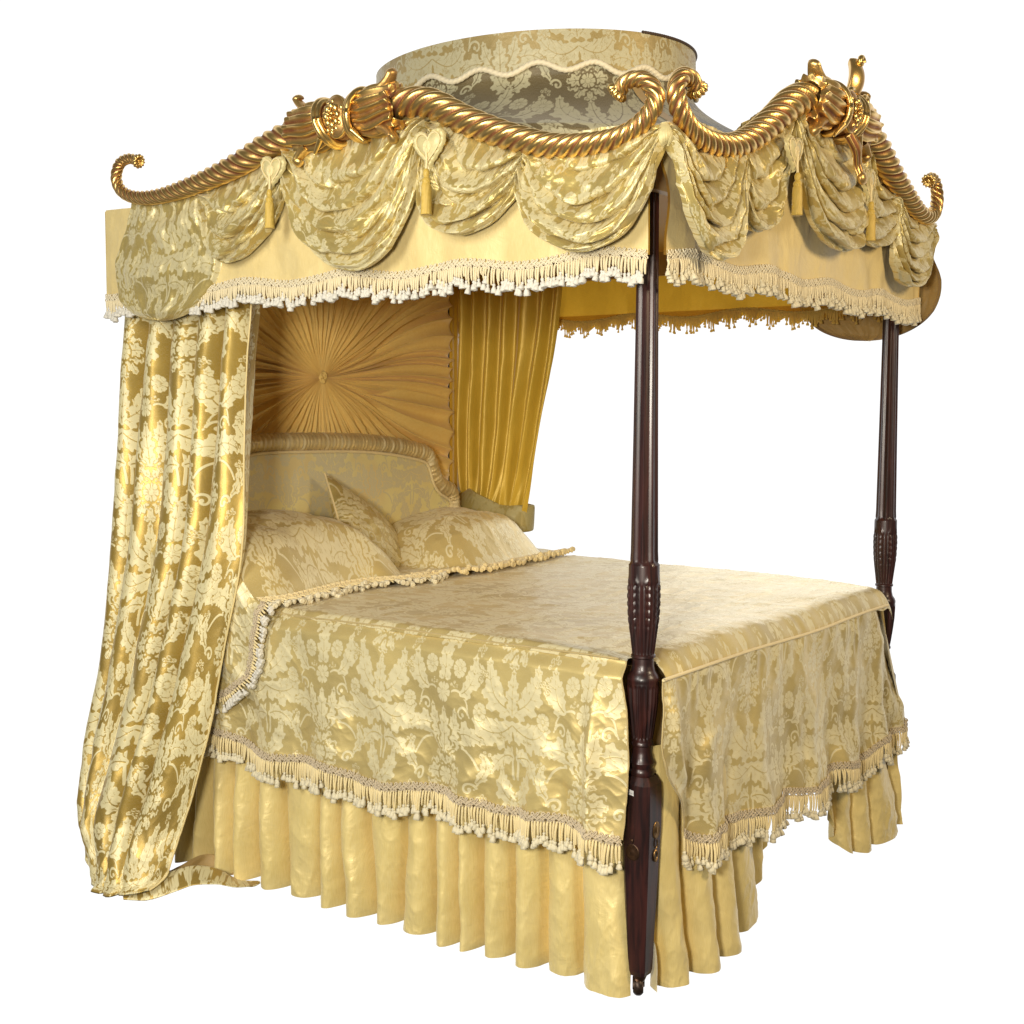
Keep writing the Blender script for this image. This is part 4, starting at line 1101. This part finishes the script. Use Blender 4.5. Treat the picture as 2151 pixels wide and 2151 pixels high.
P, s, v = skirt('', '', [(1.235, -.0, .17), (1.30, -.02, .06), (1.40, -.04, .015), (1.52, -.055, .008), (1.66, -.07, .006), (1.78, -.06, .02)], .52, 4.3, 371,
                top=[(1.16, -.01), (1.28, -.02), (1.42, -.025), (1.55, -.025), (1.68, -.03), (1.76, -.03)], amp0=.008, amp1=.050, cnt=420)
o = cloth('bed_skirt', P, M_SKIRT, None, np.stack([s*1.1+0*v, -v*.6+0*s], -1)); tag(o, 'short gold silk skirt panel at the far front corner behind the tasselled drop', 'bed skirt', 'pleated silk skirts round the bed')

# ------------------------------------------------------------------ near curtain
def curtain():
    nz_, nu_ = 700, 330
    v = np.linspace(0, 1, nz_)[:, None]; u = np.linspace(0, 1, nu_)[None, :]      # v 0 top .. 1 bottom, u 0 head edge .. 1 foot edge
    z = spl(v, [(0, 2.10), (.12, 1.86), (.5, .98), (.72, .47), (.84, .20), (.92, .06), (1, -.0)])
    z = spl(v, [(0, 2.10), (.5, 1.0), (.75, .45), (.87, .19), (.95, .06), (1.0, .03)])
    yl = spl(v, [(0, 2.18), (.12, 2.17), (.3, 2.10), (.5, 2.08), (.65, 2.09), (.78, 2.11), (.87, 2.085), (.93, 1.99), (1.0, 1.90)])
    yr = spl(v, [(0, 1.45), (.12, 1.44), (.3, 1.40), (.45, 1.41), (.6, 1.475), (.72, 1.515), (.8, 1.545), (.87, 1.57), (.93, 1.58), (1.0, 1.60)])
    xo = spl(v, [(0, .07), (.10, .065), (.17, .03), (.3, -.03), (.5, -.08), (.7, -.13), (.85, -.20), (.93, -.26), (1., -.31)])
    us = u+.035*np.sin(2*pi*u*1.5+1.)+.02*vnoise(u*5, v*2.2, 401)
    y = yl+(yr-yl)*us
    q = us*5.0+.42*vnoise(us*4, v*1.6, 402)
    f = np.sin(2*pi*q)*.5+.5
    f = f**.8
    am = .090*(1-.42*v)*(1-.6*sstep(.80, 1., v))
    bul = .10*np.sin(pi*us)**.7*sstep(.35, .9, v)
    wr = .012*fbm(us*6, v*7, 404, 4)*sstep(.3, .9, v)+.008*(np.sin(2*pi*(us*11+.5*vnoise(us*5, v*2, 421)))*.5+.5)*(1-.7*v)+.006*ridged(us*6+v*7, v*10-us*4, 406, 3)*sstep(.55, .95, v)+.003*fbm(us*12, v*20, 409)
    big = .030*ridged(us*2.2+v*2, v*6+us*2.5, 415, 3)*sstep(.78, .93, v)
    x = xo-am*f-bul-wr-big
    y = y+.012*np.sin(2*pi*q+1.3)*(1-v*.5)
    P = np.stack([x, y, z+0*u+.02*np.sin(pi*us)*sstep(.9, 1, v)*-1+.0*u], -1)
    # bottom turns under
    vb = np.linspace(0, 1, 60)[:, None]
    last = P[-1][None]
    cx_ = np.array([-.16, 1.78, .012])
    und = last+(cx_-last)*vb[..., None]*.8
    und[..., 2] = last[..., 2]*(1-vb)**2+.008+.0*u
    P = np.concatenate([P, und[1:]], 0)
    n = P.shape[0]
    L = np.r_[np.linspace(0, 2.25, nz_), 2.25+np.linspace(0, .2, 60)[1:]][:, None]
    uv = np.stack([us[:1]*0+u*1.08+0*L, -L*.84+0*u], -1)
    return P, uv
P, uv = curtain()
cur = thing('bed_curtain', 'gold floral damask curtain hanging full length and pooling on the floor at the bed head', 'curtain', (-.1, 1.8, 0))
cloth('curtain_drop', P, M_DAM, cur, uv, off=(.16, .30))
# edge band on the foot side edge
Pe = P[:700:2, -1]; a = Acc(); tube(a, Pe+np.array([0, -.001, 0]), .0032, 8); ed = a.build('curtain_hem', M_SILK, cur)
at = ed.data.attributes.new('cl', 'FLOAT_VECTOR', 'POINT'); co = np.zeros(len(ed.data.vertices)*3, np.float32); ed.data.vertices.foreach_get('co', co); at.data.foreach_set('vector', co)
fixp(cur)
# rumpled lining behind the foot of the curtain + loose tieback strap on the floor
def ribbon(name, cen, nrm, w, mat, parent=None, th=.006, off=(0, 0), n=160, m=26):
    c = curve(cen, n); nv = unit(curve(nrm, n)); t = unit(np.gradient(c, axis=0)); b = unit(np.cross(t, nv))
    nv = np.cross(b, t)
    wv = spl(np.linspace(0, 1, n), w)
    ang = np.linspace(0, 2*pi, m, endpoint=False)
    sx = np.sign(np.cos(ang))*np.abs(np.cos(ang))**.35; sy = np.sign(np.sin(ang))*np.abs(np.sin(ang))**.8
    P = c[:, None]+b[:, None]*(sx[None, :, None]*wv[:, None, None]/2)+nv[:, None]*(sy[None, :, None]*th/2)
    uv = np.stack([np.linspace(0, .6, n)[:, None]+0*sx, wv[:, None]*sx[None]/2+.0], -1)
    return cloth(name, P, mat, parent, uv, off=off, wm=True)
rb = ribbon('curtain_tieback', [(-.40, 1.68, .012), (-.34, 1.645, .014), (-.28, 1.60, .035), (-.22, 1.555, .052), (-.165, 1.50, .044), (-.125, 1.465, .022), (-.085, 1.44, .010), (-.05, 1.425, .008)],
            [(-.4, -.4, .5), (-.45, -.4, .6), (-.5, -.45, .55), (-.45, -.35, .8), (-.15, -.1, 1), (.1, .1, 1), (0, 0, 1), (0, 0, 1)],
            [(0, .03), (.15, .06), (.4, .085), (.7, .10), (.9, .09), (1, .015)], M_DAM, None, .007, (.2, .3))
tag(rb, 'loose gold damask tieback lying curled on the floor beside the pooled curtain', 'curtain tieback', 'damask tiebacks')
s = np.linspace(0, 1, 60)[:, None]; v = np.linspace(0, 1, 40)[None, :]
Pp = np.stack([-.16+.12*s+.0*v+.02*np.sin(v*4), 1.70-.20*s*(.5+.5*v)+.10*(v-.5)*1.0, .006+.075*np.sin(pi*np.clip(s*.9+.05, 0, 1))*np.sin(pi*v)**.8*(1-.3*s)+.004*fbm(s*5, v*5, 3)], -1)
o = cloth('curtain_lining_fold', Pp, M_BROWN, cur); fixp(cur)

# ------------------------------------------------------------------ far curtain with tieback
def far_curtain():
    nz_, nu_ = 420, 260
    v = np.linspace(0, 1, nz_)[:, None]; u = np.linspace(0, 1, nu_)[None, :]
    z = 2.18-v*1.25
    yb = spl(z, [(.93, 2.0), (1.0, 1.99), (1.12, 1.985), (1.3, 2.0), (1.8, 2.01), (2.2, 2.015)])
    yf = spl(z, [(.93, 1.70), (1.0, 1.665), (1.08, 1.625), (1.17, 1.600), (1.35, 1.555), (1.6, 1.50), (1.87, 1.44), (2.2, 1.395)])
    us = u+.03*np.sin(2*pi*u*1.3+2)+.015*vnoise(u*6, z*2, 501)
    pinch = np.exp(-((z-1.10)/.16)**2)
    y = yb+(yf-yb)*us
    f = (np.sin(2*pi*(us*6.5+.2*vnoise(us*4, z*1.5, 502)))*.5+.5)**.8
    f2 = (np.sin(2*pi*(us*13+.4*vnoise(us*6, z*3, 505)))*.5+.5)
    x = W-.005-(.045*(1-.45*pinch))*f-.010*f2*(pinch+.25)-.006*fbm(us*8, z*4, 507, 3)-.03*pinch*np.sin(pi*us)
    P = np.stack([x+0*y, y+0*x, z+0*u], -1)
    return P, np.stack([u*.9+0*v, z+0*u], -1)
P, uv = far_curtain()
fc = thing('bed_curtain', 'plain golden silk curtain gathered by a tieback behind the right pillow', 'curtain', (1.75, 1.8, .9))
cloth('curtain_drop', P, M_CURT2, fc, uv); fixp(fc)
tb = ribbon('curtain_tieback', [(1.775, 2.02, 1.205), (1.72, 2.00, 1.185), (1.675, 1.93, 1.155), (1.655, 1.82, 1.115), (1.66, 1.72, 1.09), (1.70, 1.635, 1.088), (1.775, 1.62, 1.09), (1.80, 1.68, 1.10)],
            [(-.3, -1, .1), (-.7, -.8, .12), (-.95, -.4, .15), (-1, -.1, .15), (-1, .15, .12), (-.6, -.5, .1), (.2, -1, .1), (1, .2, 0)],
            [(0, .10), (.3, .125), (.6, .125), (.8, .12), (1, .10)], M_TIE, None, .012, (.1, .2), 200, 30)
tag(tb, 'wide padded damask tieback wrapped round the golden curtain by the headboard', 'curtain tieback', 'damask tiebacks')

# ------------------------------------------------------------------ pillows under tasselled covers
def pil(x, y, cx, cy, rx, ry, h, rot=0., p=2.3):
    dx = (x-cx)*cos(rot)+(y-cy)*sin(rot); dy = -(x-cx)*sin(rot)+(y-cy)*cos(rot)
    q = np.abs(dx/rx)**p+np.abs(dy/ry)**p
    return h*np.clip(1-q, 0, 1)**.75
def cover(x0, x1, yf, bumps, seed, label, name, nx=430, ny=380):
    u = np.linspace(0, 1, nx)[:, None]; v = np.linspace(0, 1, ny)[None, :]
    X = x0+(x1-x0)*u+0*v; yfr = spl(x0+(x1-x0)*u, yf)
    Y = yfr+(1.93-yfr)*v
    h = 0
    for b_ in bumps: h = np.maximum(h, pil(X, Y, *b_))
    base = .945+.0*X
    drape = base+h
    # soften: cloth spans the foot of the pillow
    k = sstep(0, .16, Y-yfr)
    Z = base+.006+(drape-base)*(.25+.75*k)*sstep(0, .05, Y-yfr+.0)
    sm = np.array(Z)
    for _ in range(34):
        sm[1:-1, 1:-1] = (sm[:-2, 1:-1]+sm[2:, 1:-1]+sm[1:-1, :-2]+sm[1:-1, 2:])/4
    Z = sm
    Z = Z+.010*fbm(X*5, Y*5, seed, 3)*k+.007*ridged(X*4+Y*6, Y*4-X*5, seed+3, 3)*k+.004*ridged(X*11, Y*9, seed+8, 2)*k
    return np.stack([X, Y, Z], -1), X, Y
pc = thing('pillow', 'plump pillow under a tasselled damask cover nearest the draped curtain', 'pillow', (.35, 1.65, .94), 'covered pillows')
P, X, Y = cover(-.085, .84, [(-.09, 1.37), (.0, 1.345), (.15, 1.37), (.34, 1.415), (.5, 1.42), (.62, 1.375), (.74, 1.36), (.84, 1.42)], [(.23, 1.73, .56, .36, .255, -.20), (.12, 1.66, .34, .34, .225, .1)], 601, '', '')
# lift of the fold's near corner where the left cover laps the right
cloth('pillow_cover', P, M_SPREAD, pc, np.stack([X, Y+.1], -1), off=(.22, .25))
nfr = np.array([-.10, -.55, .83]); 
fringe(pc, P[:, 2]+np.array([0, .022, .010]), nfr, (-.05, -.93, -.30), .034, .030, ms=M_Y_GOLD, mt=M_Y_IVORY, mb=M_Y_GOLD, seed=71, pitch=.0105, tsc=1.0, wild=.22)
# side flap
s = np.linspace(0, 1, 260)[:, None]; v = np.linspace(0, 1, 190)[None, :]
yedge = spl(v, [(0, 1.345), (.3, 1.365), (.55, 1.385), (.8, 1.44), (.93, 1.52), (1, 1.60)])
S = yedge+(2.0-yedge)*s
Zt_ = np.interp(S.ravel(), P[0, :, 1], P[0, :, 2]).reshape(S.shape)+.002
Z = Zt_+(.60-Zt_)*v+0*s
d = .085+.020*sstep(0, .12, v)+.010*np.sin(2*pi*(S*5+v*1.2))*v+.012*np.exp(-((S-yedge-.09)/.03)**2)*v+.005*ridged(S*9+v*4, v*5, 611, 3)+.004*fbm(S*8, v*5, 615)
P = FL(S, d, Z)
fl = cloth('pillow_cover_flap', P, M_SPREAD, pc, np.stack([S, Z], -1), off=(.45, .15), flip=True)
E_ = np.concatenate([P[0, :-1], P[:150, -1]])
dn = np.concatenate([np.tile([0, -.93, -.38], (150, 1)), np.linspace([0, -.9, -.45], [0, -.1, -1.], 39), np.tile([0, 0, -1.], (150, 1))])
E2 = E_+np.array([-.003, 0, 0]); E2 = E2-dn*.018
fringe(fl, E2, NL, dn, .016, .026, ms=M_Y_GOLD, mt=M_Y_WHITE, mb=M_Y_BRAID, seed=73, pitch=.0105, amp=.010)
def relink(root):
    inv = Matrix.Translation(root.location).inverted()
    for ch in root.children: ch.matrix_parent_inverse = inv.copy()
relink(pc)
pr = thing('pillow', 'pillow under a damask cover on the far side in front of the tied curtain', 'pillow', (1.3, 1.65, .94), 'covered pillows')
P, X, Y = cover(.72, 1.80, [(.72, 1.42), (.85, 1.40), (1.0, 1.36), (1.25, 1.38), (1.5, 1.42), (1.8, 1.45)], [(1.33, 1.72, .42, .33, .205, .05)], 631, '', '')
P[..., 2] -= .004
cloth('pillow_cover', P, M_SPREAD, pr, np.stack([X, Y], -1), off=(.50, .62))
fringe(pr, P[:, 2]+np.array([0, .012, .008]), (-.10, -.45, .88), (0, -.98, -.20), .012, .014, ms=M_Y_GOLD, mt=M_Y_GOLD, mb=M_Y_GOLD, seed=75, pitch=.0105, tsc=1.1, wild=.3, amp=.004)
relink(pr)
# scatter cushion
Tc, Dn, Rr = np.array([.70, 1.85, 1.318]), np.array([.61, 1.64, .965]), np.array([1.07, 1.85, 1.105])
Fc = Dn+Rr-Tc
u = np.linspace(0, 1, 150)[:, None, None]; v = np.linspace(0, 1, 150)[None, :, None]
def cush(sign):
    base = Tc*(1-u)*(1-v)+Dn*u*(1-v)+Rr*(1-u)*v+Fc*u*v
    cen = (Tc+Fc)/2
    uu = 2*u-1; vv_ = 2*v-1
    pin = 1-.07*((1-uu**2)*vv_**2+(1-vv_**2)*uu**2)      # edges bow in
    base = cen+(base-cen)*pin
    nn = np.cross(Dn-Tc, Rr-Tc); nn = nn/np.linalg.norm(nn)
    if nn[1] > 0: nn = -nn
    hgt = .075*(np.clip(1-np.abs(uu)**2.5, 0, 1)*np.clip(1-np.abs(vv_)**2.5, 0, 1))**.55
    w_ = (.004*ridged(uu[..., 0]*3+vv_[..., 0], vv_[..., 0]*3, 641, 3)+.004*fbm(uu[..., 0]*4, vv_[..., 0]*4, 643))[..., None]
    return base+nn*(hgt*sign+w_*(hgt > .004))
cu = thing('cushion', 'small square damask cushion standing on its corner against the headboard', 'cushion', (.8, 1.8, .95))
cloth('cushion_front', cush(1), M_SWAG, cu, np.stack([u[..., 0]*.38+0*v[..., 0], v[..., 0]*.38+0*u[..., 0]], -1), off=(.1, .1), flip=True)
cloth('cushion_back', cush(-1), M_SWAG, cu, np.stack([u[..., 0]*.38+0*v[..., 0], v[..., 0]*.38+0*u[..., 0]], -1), off=(.1, .5))
C1 = cush(0.); rim = np.concatenate([C1[:, 0], C1[-1, :], C1[::-1, -1], C1[0, ::-1]]); a = Acc(); cord(a, rim[::2], .0042, .009, 8); a.build('cushion_piping', M_Y_GOLD, cu)
relink(cu)

# ------------------------------------------------------------------ camera
f, pit, rol, yaw, cx, cy, cz = [2440.456672622598, -0.07862047151379675, 0.0031165940630752285, 0.9361750132738668, -2.913778809532463, -1.7148562201459059, 1.566860812864253]
fw = np.array([sin(yaw)*cos(pit), cos(yaw)*cos(pit), sin(pit)])
rr = np.array([cos(yaw), -sin(yaw), 0]); uu = np.cross(rr, fw)
R_ = rr*cos(rol)+uu*sin(rol); U_ = -rr*sin(rol)+uu*cos(rol)
cam = bpy.data.objects.new('camera', bpy.data.cameras.new('camera')); COL.objects.link(cam)
cam.matrix_world = Matrix([[R_[0], U_[0], -fw[0], cx], [R_[1], U_[1], -fw[1], cy], [R_[2], U_[2], -fw[2], cz], [0, 0, 0, 1]])
cam.data.sensor_width = 36; cam.data.lens = f/1932*36; cam.data.clip_end = 200; cam.data.clip_start = .05
scene.camera = cam

# ------------------------------------------------------------------ light
w = bpy.data.worlds.new('World'); scene.world = w; w.use_nodes = True
nt = w.node_tree; nt.nodes.clear()
out = nt.nodes.new('ShaderNodeOutputWorld'); bg = nt.nodes.new('ShaderNodeBackground')
tc = nt.nodes.new('ShaderNodeTexCoord').outputs['Generated']
dp = nt.nodes.new('ShaderNodeVectorMath'); dp.operation = 'DOT_PRODUCT'; nt.links.new(tc, dp.inputs[0]); dp.inputs[1].default_value = (float(fw[0]), float(fw[1]), 0)
mr = maprange(nt, dp.outputs['Value'], .25, .55, 0., 1.)
colr = mix(nt, mr, (.07, .07, .073), (1.1, 1.1, 1.1))
nt.links.new(colr, bg.inputs[0]); bg.inputs[1].default_value = 1.0
nt.links.new(bg.outputs[0], out.inputs[0])
def area(name, loc, target, size, power, col, sy=None):
    l = bpy.data.lights.new(name, 'AREA'); l.energy = power; l.color = col; l.size = size
    if sy: l.shape = 'RECTANGLE'; l.size_y = sy
    o = bpy.data.objects.new(name, l); COL.objects.link(o); o.location = loc
    d_ = Matrix.Translation((0, 0, 0)); from mathutils import Vector
    o.rotation_euler = (Vector(target)-Vector(loc)).to_track_quat('-Z', 'Y').to_euler()
    return o
area('softbox_cool', (-3.7, .5, 2.7), (0, .9, 1.3), .8, 100, (1.0, .975, .90), 1.6)
area('softbox_warm', (.6, -3.6, 3.0), (.9, 0, 1.2), .7, 98, (1.0, .80, .52), .9)
area('softbox_camera', (-3.4, -1.2, 1.72), (.6, 1.6, 1.35), .45, 124, (1.0, .93, .80))

area('softbox_far_side', (4.6, 1.7, 1.95), (.8, .9, .9), 1.5, 14, (1.0, .98, .88))
scene.render.engine = 'CYCLES'
scene.view_settings.view_transform = 'Standard'; scene.view_settings.look = 'None'
scene.view_settings.exposure = 0; scene.view_settings.gamma = 1
scene.cycles.max_bounces = 6
